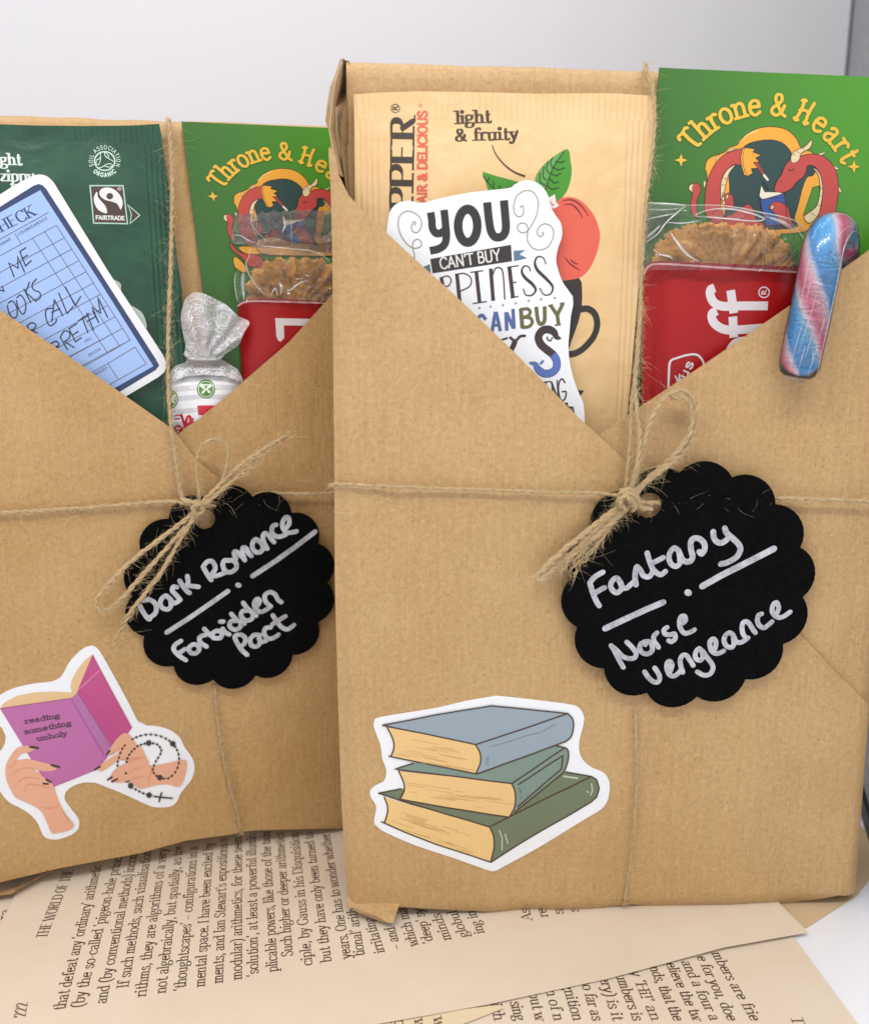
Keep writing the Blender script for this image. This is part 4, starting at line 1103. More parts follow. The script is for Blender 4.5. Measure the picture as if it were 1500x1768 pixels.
    for q in ([(885, 130), (905, 122)], [(915, 95), (935, 112)], [(965, 68), (978, 90)]): st(q, 0.8, DO, sm=0)
    st([(850, 242), (868, 255), (892, 240)], 1.6, '#4a1712'); st([(785, 340), (790, 344)], 1.6, '#4a1712', sm=0); st([(830, 425), (880, 395), (910, 350)], 1.0, '#4a1712')
    sh([(612, 462), (628, 372), (655, 425), (770, 428), (812, 440), (815, 470), (635, 485)], '#e6ddc6', 'printed_book_pages', 0, lw=.9)
    sh([(620, 482), (640, 488), (815, 438), (828, 560), (840, 690), (670, 700), (640, 600)], '#2f509a', 'printed_book_cover', 0)
    sh([(692, 560), (710, 520), (765, 502), (835, 540), (858, 600), (880, 700), (800, 700), (740, 600)], RED, 'printed_paw')
    sh([(700, 560), (715, 530), (735, 548), (712, 570)], CRM, 'printed_claw', 0, lw=.8)
    if extra:
        sh([(60, 640), (90, 700), (150, 760), (330, 790), (330, 900), (210, 900), (140, 800), (60, 720)], RED, 'printed_dragon')
        sh([(130, 700), (240, 690), (350, 730), (350, 770), (200, 770)], GOLD, 'printed_scroll')
        sh([(60, 820), (95, 800), (170, 900), (160, 960), (110, 950), (60, 900)], GOLD, 'printed_scroll')
        sh([(330, 640), (500, 600), (640, 650), (900, 690), (1100, 690), (1130, 800), (700, 800), (350, 770)], '#cf9f6a', 'printed_belly')
    # lettering on an arc
    c1 = circle3(zA([(235, 360)])[0], zA([(852, 132)])[0], zA([(1340, 458)])[0])
    def ang(p): x, y = zA([p])[0]; return math.degrees(math.atan2(x - c1[0], -(y - c1[1])))
    L[0] += 6e-6
    for s, p, q in (("Ŧhrone", (178, 425), (725, 135)), ("&", (795, 130), (912, 140)), ("Ħeart", (965, 145), (1395, 520))):
        a = Acc(); arc_text(a, S, s, c1[:2], c1[2] - 17, ang(p), ang(q), 38, L[0], 5.8, T, serif=True, thin=0.85)
        a.build('lettering', P('#e2b238'), card)
    for q in ((148, 525), (1392, 572)):
        s4 = []
        for i in range(8):
            r_ = 47 if i % 2 == 0 else 17; t = math.pi / 4 * i; s4.append((q[0] + r_ * math.sin(t), q[1] - r_ * math.cos(t)))
        prt(S, tp(zA(s4)), '#e2b238', card, L[0], 'printed_star')

SG = RS.shift(-0.0105, lambda u, v: 0.0)
SG.h = None
t = thing('green_card', 'green postcard with two red dragons standing in the front parcel behind the striped candy cane', 'postcard', base_of(SG, 1300, 700), 'green dragon cards')
pxc = [(1138, 116), (1500, 132), (1531, 133), (1508, 760), (1085, 760)]
obj_sheet('card_sheet', SG, pxc, M['card'], t, grid=None, norm=True, thick=0.0004)
card_art(SG, t, lambda x, y: (x, y), 0.00001)
# second card: least squares affine from landmarks seen on both cards
src = [(1175.5, 276), (1400.4, 238.8), (1191.6, 318), (1353.6, 333.6), (1344, 182), (1332, 218.4), (1381, 172.8), (1176, 242.4)]
dst = [(366.7, 338.3), (545, 304.2), (388.3, 371.7), (521.7, 380.8), (490.3, 262.5), (491.7, 290), (520, 255), (362.5, 311.7)]
A_ = np.array([[x, y, 1] for x, y in src]); sol = np.linalg.lstsq(A_, np.array(dst), rcond=None)[0]
TL = lambda x, y: (float(x * sol[0][0] + y * sol[1][0] + sol[2][0]), float(x * sol[0][1] + y * sol[1][1] + sol[2][1]))
SGL = LS.shift(-0.0085); SGL.h = None
t = thing('green_card', 'green postcard in the rear parcel, its right side hidden behind the front parcel', 'postcard', base_of(SGL, 450, 700), 'green dragon cards')
obj_sheet('card_sheet', SGL, [(313, 209), (564, 220), (655, 224), (660, 780), (380, 780), (350, 500)], M['card'], t, grid=None, norm=True, thick=0.0004)
card_art(SGL, t, TL, 0.00001, extra=True)

# ---------------- peach tea sachet ----------------
zP = Z(5.357, 640, 160); zC = Z(6.25, 820, 230); z3q = Z(4.6875, 740, 460); z2q = Z(3.75, 650, 300)
def puff(u, v, u0, u1, v0, v1, H, k):
    x = max(0, min(1, (u - u0) / (u1 - u0))); y = max(0, min(1, (v - v0) / (v1 - v0)))
    e = (min(1, 4 * x) * min(1, 4 * (1 - x)) * min(1, 5 * (1 - y)) * min(1, 4 * y))
    e = e * e * (3 - 2 * e)
    return H * e + 0.0005 * nz(u, v, 35, k) * (0.4 + e) + 0.00015 * abs(nz(u, v, 75, k + 5)) * e
SS = RS.shift(-0.0095)
ua, va = SS.uv(612, 160); ub, vb = SS.uv(1090, 760)
SS = RS.shift(-0.0095, lambda u, v: puff(u, v, ua, ub, vb, va, 0.0015, 2.0))
tv = SS.uv(850, 206)[1] * 100
t = thing('tea_sachet', 'peach coloured tea sachet with a cherry red fruit over a black cup', 'tea bag', base_of(SS, 850, 760))
uR1 = SS.uv(1078, 450)[0] * 100; uR2 = SS.uv(1130, 450)[0] * 100; uL1 = SS.uv(612, 300)[0] * 100; uL2 = SS.uv(655, 300)[0] * 100
M['peach'] = mk_sachet('peach_sachet_foil', '#d6b17c', '#e1bf8e', 0.42, 44, 48, tv, (uR1 - .1, uR2 + 1, uL1 - 1, uL2))
obj_sheet('sachet_foil', SS, [(611, 162), (660, 159), (720, 157), (800, 158), (930, 161), (1050, 160), (1133, 165), (1131, 225), (1118, 300), (1109, 420), (1100, 520), (1083, 715), (1078, 780), (625, 780), (613, 400)], M['peach'], t)
a = Acc()
mp_ = SS.mpp(700, 270)
text(a, SS, "PPER", (713, 364), (716, 197), 41 * mp_, 0.00006, w=0.185, thin=0.22)
a.build('lettering', P('#35291d'), t)
a = Acc(); ring = [(682.5 + 7.2 * math.cos(i * math.pi / 10), 186.5 + 7.2 * math.sin(i * math.pi / 10)) for i in range(20)]
ribbon(a, SS, ring, 1.3, 0.00006, closed=True); text(a, SS, "R", (686, 190), (686, 182.5), 7.5 * mp_, 0.00006, w=0.16, serif=False)
text(a, SS, "light", (787, 213.5), (848, 211), 21.5 * mp_, 0.00006, w=0.17, thin=0.35); text(a, SS, "& fruity", (785, 243), (895, 240), 20.5 * mp_, 0.00006, w=0.17, thin=0.35)
a.build('lettering', P('#3d2a17'), t)
a = Acc(); text(a, SS, "AIR & DELICIOUS", (736, 350), (737, 191), 15.5 * mp_, 0.00006, w=0.17, serif=False)
ribbon(a, SS, [(726 + 2.6 * math.cos(i * math.pi / 6), 181.5 + 2.6 * math.sin(i * math.pi / 6)) for i in range(12)], 1.1, 0.00006, closed=True)
a.build('lettering', P('#cd5a45'), t)
a = Acc(); ribbon(a, SS, zC(cr([(185, 122), (225, 225), (320, 340), (430, 420), (540, 462)], n=5)), 3.6, 0.00006, cap=False, taper=lambda s: 0.45 + 0.55 * s); a.build('printed_stem', P('#4a3017'), t)
prt(SS, zC(cr([(1000, 168), (1030, 300), (1042, 430), (1005, 590), (940, 690), (880, 735), (800, 690), (690, 560), (648, 500), (680, 415), (760, 320), (870, 235)], True, 3)), '#3f8a1e', t, 0.00006, 'printed_leaf')
prt(SS, zC(cr([(960, 195), (840, 370), (760, 600), (690, 560), (650, 500), (685, 415), (765, 325), (870, 245)], True, 3)), '#5b9a49', t, 0.00010, 'printed_leaf')
prt(SS, zC([(85, 412), (200, 450), (330, 485), (460, 520), (480, 620), (150, 640), (110, 510), (83, 455)]), '#3f8a1e', t, 0.00006, 'printed_leaf')
a = Acc()
for q in ([(955, 200), (840, 370), (755, 610)], [(870, 300), (940, 310), (965, 290)], [(845, 365), (900, 390), (965, 370)], [(820, 430), (870, 455), (920, 430)], [(800, 480), (850, 530), (900, 520)], [(775, 560), (830, 600), (895, 585)],
          [(835, 370), (815, 320), (835, 260)], [(800, 430), (770, 380), (790, 300)], [(770, 500), (730, 460), (745, 360)], [(760, 560), (700, 520), (700, 430)], [(90, 460), (150, 540), (220, 605)], [(190, 580), (205, 550), (195, 510)], [(130, 510), (150, 495), (150, 475)], [(260, 600), (268, 580), (258, 565)]):
    ribbon(a, SS, zC(cr(q, n=3)), 1.7, 0.00014)
a.build('ink_line', P('#1e3a10'), t)
prt(SS, zC(cr([(840, 790), (900, 715), (980, 688), (1080, 697), (1180, 758), (1280, 880), (1335, 1020), (1346, 1130), (1310, 1300), (1240, 1450), (1150, 1545), (1050, 1575), (900, 1585), (700, 1500), (640, 1200), (700, 900)], True, 3)), '#d65b46', t, 0.00008, 'printed_fruit')
a = Acc()
for q in ([(945, 725), (1040, 715), (1140, 775), (1220, 885)], [(960, 770), (1040, 765), (1110, 825), (1160, 910)], [(968, 1335), (1030, 1410), (1125, 1475)], [(1030, 1355), (1060, 1390), (1112, 1410)]):
    ribbon(a, SS, zC(cr(q, n=4)), 2.6, 0.00012, taper=lambda s: .4 + .6 * math.sin(math.pi * s))
a.build('ink_line', P('#6e2018'), t)
prt(SS, zC([(780, 700), (862, 655), (872, 735), (908, 780), (850, 812), (800, 790)]), '#e8dcd8', t, 0.00012, 'printed_blossom')
a = Acc(); ribbon(a, SS, zC([(800, 730), (830, 765), (850, 770)]), 1.6, 0.00015); a.build('ink_line', P('#c25a50'), t)
prt(SS, z3q(cr([(980, 110), (1075, 104), (1218, 94), (1240, 180), (1238, 320), (1210, 450), (1155, 600), (1120, 680), (1000, 700), (850, 600), (900, 200)], True, 2)), '#2a241e', t, 0.00007, 'printed_cup')
a = Acc(); ribbon(a, SS, z3q(cr([(1225, 345), (1290, 342), (1345, 385), (1363, 470), (1335, 565), (1260, 655), (1190, 700), (1120, 712)], n=5)), 10.8, 0.00011, cap=False); a.build('printed_handle', P('#2a241e'), t)
prt(SS, z3q([(1190, 1000), (1256, 1003), (1228, 1048)]), '#2a241e', t, 0.00007, 'printed_leaf_tip')

# ---------------- quote sticker ----------------
SQ = RS.shift(-0.0052, lambda u, v: 0.0004 * nz(u, v, 20, 7))
t = thing('quote_sticker', 'white die cut sticker lettered YOU CANT BUY, leaning in front of the peach sachet', 'sticker', base_of(SQ, 850, 760))
oq = z2q(cr([(75, 300), (88, 240), (130, 193), (200, 172), (260, 185), (300, 187), (400, 160), (600, 120), (850, 92), (890, 70), (950, 42), (1010, 45), (1070, 80), (1110, 140), (1127, 210), (1160, 270), (1193, 320), (1200, 400), (1177, 470), (1162, 550), (1175, 620), (1205, 700), (1250, 765)], n=4)[:-1])
oq += z3q(cr([(1165, 240), (1168, 310), (1150, 400), (1140, 520), (1130, 640), (1140, 770), (1170, 900), (1205, 1000), (1248, 1100), (1260, 1200), (1262, 1290), (1262, 1400)], n=3)) + [(900, 860), (760, 760), (670, 600), (660, 450)]
obj_sheet('sticker_sheet', SQ, oq, M['white_gloss'], t, grid=0.003, thick=0.0002)
q0 = 0.00007
def qs(items, col, nm='lettering', off=q0):
    a = Acc()
    for zz, pts, w_, sm, cap in items:
        ribbon(a, SQ, zz(cr(pts, n=5) if sm else pts), w_, off, cap=cap)
    a.build(nm, P(col, 0.35, 0.3), t)
el = lambda cx, cy, rx, ry, r0=0: [(cx + rx * math.cos(i * math.pi / 14 + r0), cy + ry * math.sin(i * math.pi / 14 + r0)) for i in range(28)]
a = Acc()
ribbon(a, SQ, z2q(cr([(350, 248), (358, 300), (362, 350), (385, 383), (420, 380), (445, 360)], n=5)), 13, q0, cap=False)
ribbon(a, SQ, z2q(cr([(437, 232), (446, 320), (452, 400), (440, 455), (400, 485), (346, 497)], n=5)), 13, q0, cap=False)
ribbon(a, SQ, z2q(el(590, 335, 62, 108)), 15, q0, closed=True)
ribbon(a, SQ, z2q(cr([(716, 183), (724, 270), (738, 360), (760, 402), (790, 410), (822, 395), (837, 350), (832, 260), (824, 170)], n=5)), 14, q0, cap=False)
a.build('lettering', P('#262122', 0.35, 0.3), t)
prt(SQ, z2q([(348, 550), (870, 458), (877, 565), (362, 643)]), '#2a2223', t, q0, 'printed_banner', rough=.35, coat=.3)
a = Acc(); mq = SQ.mpp(800, 440); 
text(a, SQ, "CAN'T BUY", z2q([(412, 616)])[0], z2q([(805, 556)])[0], 18.5 * mq, q0 + 4e-5, w=0.10, serif=False); a.build('lettering', P('#d9d6cf', 0.35, 0.3), t)
prt(SQ, z2q([(887, 497), (963, 492), (925, 520), (975, 545), (890, 565)]), '#54708a', t, q0, 'printed_banner'); prt(SQ, z2q([(280, 612), (345, 583), (353, 655)]), '#4d667d', t, q0, 'printed_banner')
BR = '#37222b'
qs([(z3q, [(100, 85), (120, 170)], 6, 0, False), (z3q, [(95, 92), (150, 75), (182, 105), (165, 150), (125, 165)], 2.2, 1, True),
    (z3q, [(228, 55), (255, 320)], 6.4, 0, False), (z3q, [(225, 62), (290, 55), (343, 95), (330, 160), (240, 205)], 2.2, 1, True),
    (z3q, [(385, 40), (412, 290)], 6.4, 0, False), (z3q, [(340, 46), (437, 33)], 2, 0, True), (z3q, [(360, 298), (467, 283)], 2, 0, True),
    (z3q, [(502, 15), (522, 276)], 6.4, 0, False), (z3q, [(512, 80), (540, 15), (580, 12), (602, 60), (616, 262)], 2.4, 1, True),
    (z3q, [(652, 2), (682, 255)], 6.8, 0, False), (z3q, [(640, 4), (725, -8)], 2, 0, True), (z3q, [(680, 130), (706, 126)], 2, 0, True), (z3q, [(665, 254), (722, 240)], 2, 0, True)], BR)
a = Acc()
for pts in ([(996, 628), (985, 602), (955, 597), (940, 630), (960, 670), (1010, 715), (1030, 752), (1005, 785), (965, 782), (950, 745)], [(1096, 582), (1080, 545), (1045, 535), (1025, 570), (1040, 620), (1100, 680), (1140, 730), (1127, 775), (1085, 782), (1056, 740)]):
    ribbon(a, SQ, z2q(cr(pts, n=6)), 4.6, q0, taper=lambda s: 0.45 + 0.75 * math.exp(-((s - 0.5) / 0.2) ** 2))
a.build('lettering', P(BR, 0.35, 0.3), t)
a = Acc()
for q in ((320, 348), (410, 335), (500, 323), (600, 312), (705, 297), (808, 275), (908, 265), (1020, 253)): disc(a, SQ, *z3q([q])[0], 2.1, q0, 8)
a.build('printed_dot', P('#8b8a84'), t)
qs([(z3q, [(462, 430), (435, 395), (405, 410), (400, 460), (430, 520), (480, 500)], 6, 1, False), (z3q, [(512, 528), (540, 365)], 6, 0, False), (z3q, [(545, 365), (580, 522)], 6, 0, False), (z3q, [(522, 478), (575, 470)], 4.6, 0, False),
    (z3q, [(625, 368), (632, 518)], 6, 0, False), (z3q, [(630, 372), (686, 500)], 6, 0, False), (z3q, [(682, 342), (690, 502)], 6, 0, False)], '#4b5f95')
qs([(z3q, [(745, 340), (758, 498)], 6.8, 0, False), (z3q, [(740, 348), (800, 342), (822, 370), (800, 400), (765, 408)], 5.4, 1, False), (z3q, [(765, 410), (820, 415), (838, 450), (810, 485), (755, 492)], 5.6, 1, False),
    (z3q, [(870, 325), (878, 400), (892, 455), (918, 462), (938, 430), (938, 322)], 6.6, 1, False), (z3q, [(985, 312), (1040, 392)], 6.2, 0, False), (z3q, [(1088, 295), (1040, 392), (1052, 475)], 6.2, 0, False),
    (z3q, [(965, 318), (1005, 308)], 2.4, 0, False), (z3q, [(1060, 300), (1098, 292)], 2.4, 0, False), (z3q, [(1020, 476), (1070, 468)], 2.8, 0, False)], '#5e5a33')
qs([(z3q, [(640, 720), (685, 640), (700, 590)], 9, 1, False), (z3q, [(660, 575), (700, 600), (740, 565), (778, 560)], 4.6, 1, True), (z3q, [(560, 600), (600, 590), (635, 578)], 3.2, 1, True)], '#32211f')
Sd = cr([(1062, 580), (1035, 570), (1012, 530), (965, 508), (915, 522), (888, 570), (905, 625), (950, 668), (1005, 712), (1035, 765), (1030, 825), (985, 862), (925, 862), (880, 825), (862, 790), (822, 780)], n=6)
k_ = int(len(Sd) * 0.53)
def tpS(s): return max(0.22, min(1, 0.3 + 1.2 * math.sin(math.pi * s) ** 0.8))
a = Acc(); ribbon(a, SQ, z3q(Sd), 13.5, q0, taper=tpS, cap=True); ribbon(a, SQ, z3q(cr([(1000, 575), (985, 600), (962, 590), (958, 570)], n=4)), 2.4, q0); a.build('lettering', P('#32211f', .35, .3), t)
a = Acc(); n_ = len(Sd); ribbon(a, SQ, z3q(Sd[k_:]), 12, q0 + 4e-5, taper=lambda s: tpS(0.53 + 0.47 * s), cap=False); ribbon(a, SQ, z3q([(905, 785), (925, 765)]), 4, q0 + 5e-5); a.build('printed_water', P('#4d6ab0', .35, .3), t)
qs([(z3q, [(905, 938), (982, 930)], 2.2, 0, True), (z3q, [(948, 935), (955, 1000)], 2.4, 0, True), (z3q, [(995, 935), (1003, 1020)], 2.4, 0, True), (z3q, [(993, 935), (1046, 1075)], 3.2, 0, True), (z3q, [(1040, 922), (1048, 1075)], 2.4, 0, True),
    (z3q, [(1102, 940), (1082, 910), (1058, 930), (1050, 1000), (1068, 1075), (1100, 1075), (1112, 1015), (1082, 1012)], 2.6, 1, True)], '#3a2b2c')
prt(SQ, z3q([(1060, 1102), (1125, 1100), (1130, 1130), (1172, 1135), (1188, 1225), (1200, 1300)]), '#2e2d2c', t, q0, 'printed_block'); prt(SQ, z3q([(1130, 1150), (1165, 1145), (1176, 1205), (1150, 1180)]), '#6d6f70', t, q0 + 4e-5, 'printed_block')
qs([(z2q, [(930, 218), (945, 205), (953, 235), (943, 268), (915, 275), (893, 250), (888, 200), (910, 140), (960, 108), (1010, 115), (1045, 170), (1040, 250), (1010, 320), (975, 370), (940, 380), (912, 355), (925, 322), (960, 320), (980, 350), (975, 420), (1000, 470), (1050, 492), (1110, 470), (1145, 400), (1135, 345), (1090, 322), (1050, 345), (1040, 385), (1060, 405), (1080, 390), (1070, 375)], 1.7, 1, True),
    (z2q, [(245, 330), (255, 316), (240, 310), (226, 340), (235, 372), (268, 376), (290, 335), (285, 290), (250, 255), (200, 240), (155, 265), (140, 320), (155, 390), (195, 450), (240, 480), (285, 470), (290, 440), (265, 422), (238, 440), (235, 480), (245, 520), (245, 560)], 1.7, 1, True)], '#8f8678', 'printed_swirl')

# ---------------- dark green tea sachet ----------------
zT = Z(5, 0, 190); zF = Z(11.055, 150, 240); zLib = Z(4.313, 0, 290)
SK_ = LS.shift(-0.0070)
ua2, va2 = SK_.uv(-200, 210); ub2, vb2 = SK_.uv(300, 760)
ST = LS.shift(-0.0070, lambda u, v: puff(u, v, ua2, ub2, vb2, va2, 0.0014, 12.0))
t = thing('tea_sachet', 'dark green foil tea sachet with Fairtrade and Soil Association marks', 'tea bag', base_of(ST, 150, 760))
M['green_foil'] = mk_sachet('green_sachet_foil', '#123e2c', '#1f5239', 0.36, 48, 50, ST.uv(150, 244)[1] * 100, (ST.uv(256, 400)[0] * 100, ST.uv(340, 400)[0] * 100))
obj_sheet('sachet_foil', ST, [(-260, 205), (-100, 211), (0, 214), (60, 216), (150, 217), (230, 216), (275, 213), (279, 235), (285, 280), (295, 350), (305, 440), (314, 500), (320, 600), (324, 760), (-260, 760)], M['green_foil'], t)
m_ = ST.mpp(50, 290)
a = Acc(); text(a, ST, "ght", (0, 284), (38, 284.5), 19 * m_, 0.00006, w=0.15, thin=0.4); text(a, ST, "zippy", (0, 312), (60, 313), 18.5 * m_, 0.00006, w=0.15, thin=0.4); text(a, ST, "t", (19, 333), (26, 333), 18 * m_, 0.00006, w=0.13)
text(a, ST, "bri", (-46, 284), (-2, 284), 19 * m_, 0.00006, w=0.15, thin=0.4)
a.build('lettering', P('#d3ded6', .4, .2), t)
a = Acc()
ribbon(a, ST, zF(el(340, 415, 195, 180)), 2.1, 0.00006, closed=True)
for q in ([(250, 245), (262, 330), (250, 430), (215, 490), (175, 455), (190, 390), (235, 375), (262, 330)], [(330, 240), (350, 310), (420, 370), (490, 410), (530, 440)], [(345, 245), (400, 290), (415, 345), (380, 350), (340, 300)], [(225, 545), (300, 525), (370, 480), (440, 465), (490, 500), (440, 530), (370, 520), (330, 500)], [(180, 330), (215, 280), (250, 245)], [(430, 260), (500, 330), (530, 400)]):
    ribbon(a, ST, zF(cr(q, n=4)), 1.3, 0.00006)
c_ = zF([(338, 415)])[0]
def arcw(a, s, r_, a0, a1, cap, w_, flip=False): arc_text(a, ST, s, c_, r_, a0, a1, cap, 0.00006, w_, serif=False, flip=flip)
arcw(a, "SOIL ASSOCIATION", 20.6, -115, 116, 6.6, 0.95)
arcw(a, "ORGANIC", 27.2, 229, 131, 6.6, 1.6, flip=True)
a.build('printed_mark', P('#c4dccb', .4, .2), t)
a = Acc()
prt(ST, zF([(60, 885), (690, 885), (775, 1610), (130, 1600)]), '#4a352d', t, 0.00005, 'printed_mark')
ribbon(a, ST, zF([(60, 885), (690, 885), (775, 1612), (130, 1600)]), 2.2, 0.00009, closed=True); ribbon(a, ST, zF([(778, 1250), (1008, 1450), (825, 1608), (850, 1430)]), 1.8, 0.00009, closed=True)
a.build('printed_mark', P('#a9c9b6', .4, .2), t)
prt(ST, zF([(800, 1280), (985, 1450), (840, 1580), (862, 1430)]), '#4a352d', t, 0.00005, 'printed_mark')
prt(ST, zF(cr([(240, 1000), (290, 940), (400, 918), (520, 958), (620, 1050), (672, 1150), (682, 1240), (648, 1342), (620, 1300), (575, 1230), (480, 1190), (360, 1160), (280, 1110), (245, 1060)], True, 3)), '#e0e0e0', t, 0.00009, 'printed_mark')
prt(ST, zF(cr([(195, 1000), (145, 1070), (132, 1160), (175, 1290), (250, 1370), (368, 1415), (385, 1370), (350, 1270), (270, 1180), (210, 1100)], True, 3)), '#e0e0e0', t, 0.00009, 'printed_mark')
prt(ST, zF(el(437, 1085, 64, 60)), '#4a352d', t, 0.00013, 'printed_mark'); prt(ST, zF(el(620, 945, 42, 40)), '#9b8d88', t, 0.00009, 'printed_mark')
a = Acc(); text(a, ST, "FAIRTRADE", zF([(168, 1528)])[0], zF([(722, 1542)])[0], 6.4 * m_, 0.00010, w=0.19, serif=False); a.build('lettering', P('#d9dcd8', .4, .2), t)

# ---------------- library card sticker ----------------
SLc = LS.shift(-0.0046, lambda u, v: 0.0004 * nz(u, v, 20, 17))
t = thing('library_card_sticker', 'pale blue library card sticker with rounded white edge, in front of the dark green sachet', 'sticker', base_of(SLc, 100, 700))
obj_sheet('sticker_sheet', SLc, zLib(cr([(0, 195), (120, 120), (230, 63)], n=3)[:-1] + cr([(250, 53), (300, 46), (350, 60), (395, 100), (430, 155)], n=4)[:-1] + [(800, 760), (1210, 1385)] + cr([(1225, 1415), (1236, 1460), (1225, 1515), (1180, 1556)], n=4) + [(900, 1722), (300, 2060), (-600, 1100), (-700, 620)]), M['white_gloss'], t, grid=0.003, thick=0.00025)
prt(SLc, zLib([(0, 287), (130, 205), (250, 130), (285, 117), (315, 125), (345, 155), (760, 800), (1165, 1430), (1185, 1470), (1160, 1503), (850, 1690), (350, 1960), (-560, 1060), (-560, 640)]), '#2e3d66', t, 0.00006, 'printed_border', grid=0.003)
prt(SLc, zLib([(0, 330), (150, 245), (300, 163), (330, 210), (740, 840), (1142, 1475), (800, 1668), (330, 1900), (-500, 1030), (-500, 660)]), '#9db9ea', t, 0.00010, 'printed_panel', grid=0.003)
a = Acc(); bl = 0.00014
sl_ = -0.566
def gl(p, q, w_=1.0): ribbon(a, SLc, zLib([p, q]), w_, bl)
ends = [(420, 425), (475, 520), (530, 605), (583, 690), (638, 772), (692, 857), (745, 940), (798, 1025), (853, 1108), (910, 1195), (968, 1280)]
for i, (x, y) in enumerate(ends[:10]): gl((x, y), (x - 900, y + 900 * 0.54))
gl((968, 1280), (520, 1520)); gl((853, 1350), (500, 1520)) if 0 else None
gl((910, 1195), (200, 1570)); gl(ends[0], ends[-1]); gl((335, 475), (890, 1325)); gl((245, 525), (802, 1378)); gl((110, 485), (160, 570)); gl((360, 330), (-200, 640))
gl((968, 1280), (802, 1378)); gl((802, 1378), (400, 1600))
ribbon(a, SLc, zLib([(1005, 1333), (1088, 1458), (882, 1575), (803, 1455)]), 1.0, bl, closed=True); gl((803, 1455), (560, 1590)); gl((882, 1575), (700, 1680))
a.build('printed_grid', P('#5e5148', .35, .3), t)
a = Acc()
text(a, SLc, "CHECK", zLib([(-58, 512)])[0], zLib([(272, 345)])[0], 18 * m_, bl, w=0.115, thin=0.3)
a.build('lettering', P('#2b3a60', .35, .3), t)
a = Acc(); rr = random.Random(5)
for (x0, y0, x1, y1, hgt) in ((140, 505, 365, 375, 26), (-60, 620, 95, 530, 26), (640, 1300, 695, 1268, 24), (665, 1405, 760, 1350, 24), (690, 1560, 805, 1495, 26)):
    n_ = int(math.hypot(x1 - x0, y1 - y0) / 13)
    for i in range(n_):
        x, y = x0 + (x1 - x0) * i / n_, y0 + (y1 - y0) * i / n_
        ribbon(a, SLc, zLib([(x, y), (x - hgt * .45 + rr.uniform(-4, 4), y - hgt * .8)]), 0.9, bl)
        if rr.random() < .5: ribbon(a, SLc, zLib([(x - 6, y - 14), (x + 8, y - 18)]), 0.8, bl)
a.build('small_print', P('#4d5a80', .35, .3), t)
a = Acc()
hw = [[(105, 808), (65, 705), (135, 745), (130, 655), (183, 775)], [(232, 688), (190, 728), (148, 620), (192, 592)], [(160, 675), (205, 648)],
      [(228, 1000), (178, 900)], [(218, 848), (192, 925), (268, 992)],
      [(487, 885), (560, 1025), (600, 955)], [(437, 930), (500, 1082), (545, 1030)], [(405, 980), (385, 1140)], [(405, 980), (468, 1100)], [(385, 1075), (445, 1045)],
      [(205, 1180), (240, 1240)], [(378, 1310), (402, 1355)], [(448, 1258), (503, 1352)], [(480, 1290), (552, 1335)],
      [(605, 1263), (562, 1292), (513, 1195), (572, 1158)], [(538, 1245), (582, 1215)], [(580, 1140), (665, 1082)], [(612, 1112), (655, 1225)], [(645, 1080), (697, 1205)], [(690, 1062), (735, 1150)], [(652, 1140), (705, 1108)],
      [(735, 1150), (685, 1035), (750, 1080), (727, 958), (802, 1112)], [(-10, 905), (30, 915), (15, 880)]]
hc = [[(60, 1005), (95, 990), (125, 1040), (125, 1100), (95, 1115), (65, 1070), (55, 1020)], [(125, 965), (155, 945), (190, 1000), (188, 1065), (165, 1085), (135, 1040), (122, 985)], [(272, 825), (240, 862), (250, 905), (295, 925), (298, 965), (262, 988)],
      [(395, 1042), (345, 1055), (342, 1115), (370, 1172), (412, 1150), (422, 1125)], [(200, 1175), (235, 1150), (268, 1168), (250, 1200), (230, 1205), (278, 1225)], [(375, 1308), (415, 1288), (440, 1310), (410, 1335), (395, 1335), (440, 1330)], [(448, 1258), (480, 1212), (518, 1225), (515, 1265), (480, 1292)]]
for q in hw: ribbon(a, SLc, zLib(q), 1.9, bl + 4e-5)
for q in hc: ribbon(a, SLc, zLib(cr(q, n=4)), 1.9, bl + 4e-5)
a.build('handwriting', P('#1e2430', .35, .3), t)
# pale sticker peeping out behind it
SW = LS.shift(-0.0052); SW.h = None
t = thing('white_sticker', 'scalloped edge of a pale grey sticker behind the library card sticker', 'sticker', base_of(SW, 220, 600))
obj_sheet('sticker_sheet', SW, zLib(cr([(820, 850), (865, 838), (900, 865), (905, 920), (960, 1010), (1010, 1040), (1060, 1080), (1088, 1150), (1085, 1200), (1000, 1250), (700, 1100)], True, 4)), flat('sticker_clear_edge', '#aab4ad', .3, .3), t, grid=None)
# ------------------------------------------------------------------ biscuits, mint, candy cane
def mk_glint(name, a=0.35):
    """folded edges and painted glints of clear film: paler and denser than the flat film"""
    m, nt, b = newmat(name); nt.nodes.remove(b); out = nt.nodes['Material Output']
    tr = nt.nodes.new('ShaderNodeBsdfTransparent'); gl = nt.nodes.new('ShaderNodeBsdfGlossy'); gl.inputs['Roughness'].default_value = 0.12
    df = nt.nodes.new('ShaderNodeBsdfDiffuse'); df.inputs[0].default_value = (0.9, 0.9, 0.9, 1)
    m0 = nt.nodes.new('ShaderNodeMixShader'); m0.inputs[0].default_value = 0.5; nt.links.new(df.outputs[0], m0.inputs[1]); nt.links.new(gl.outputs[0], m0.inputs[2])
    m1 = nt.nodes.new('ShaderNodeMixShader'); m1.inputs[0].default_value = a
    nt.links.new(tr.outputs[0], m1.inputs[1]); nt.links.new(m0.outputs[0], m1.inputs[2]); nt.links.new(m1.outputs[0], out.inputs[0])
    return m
M['crease_glint'] = mk_glint('film_crease_glint', 0.55)  # whitish strands: film folds, with highlights painted in by their pale colour
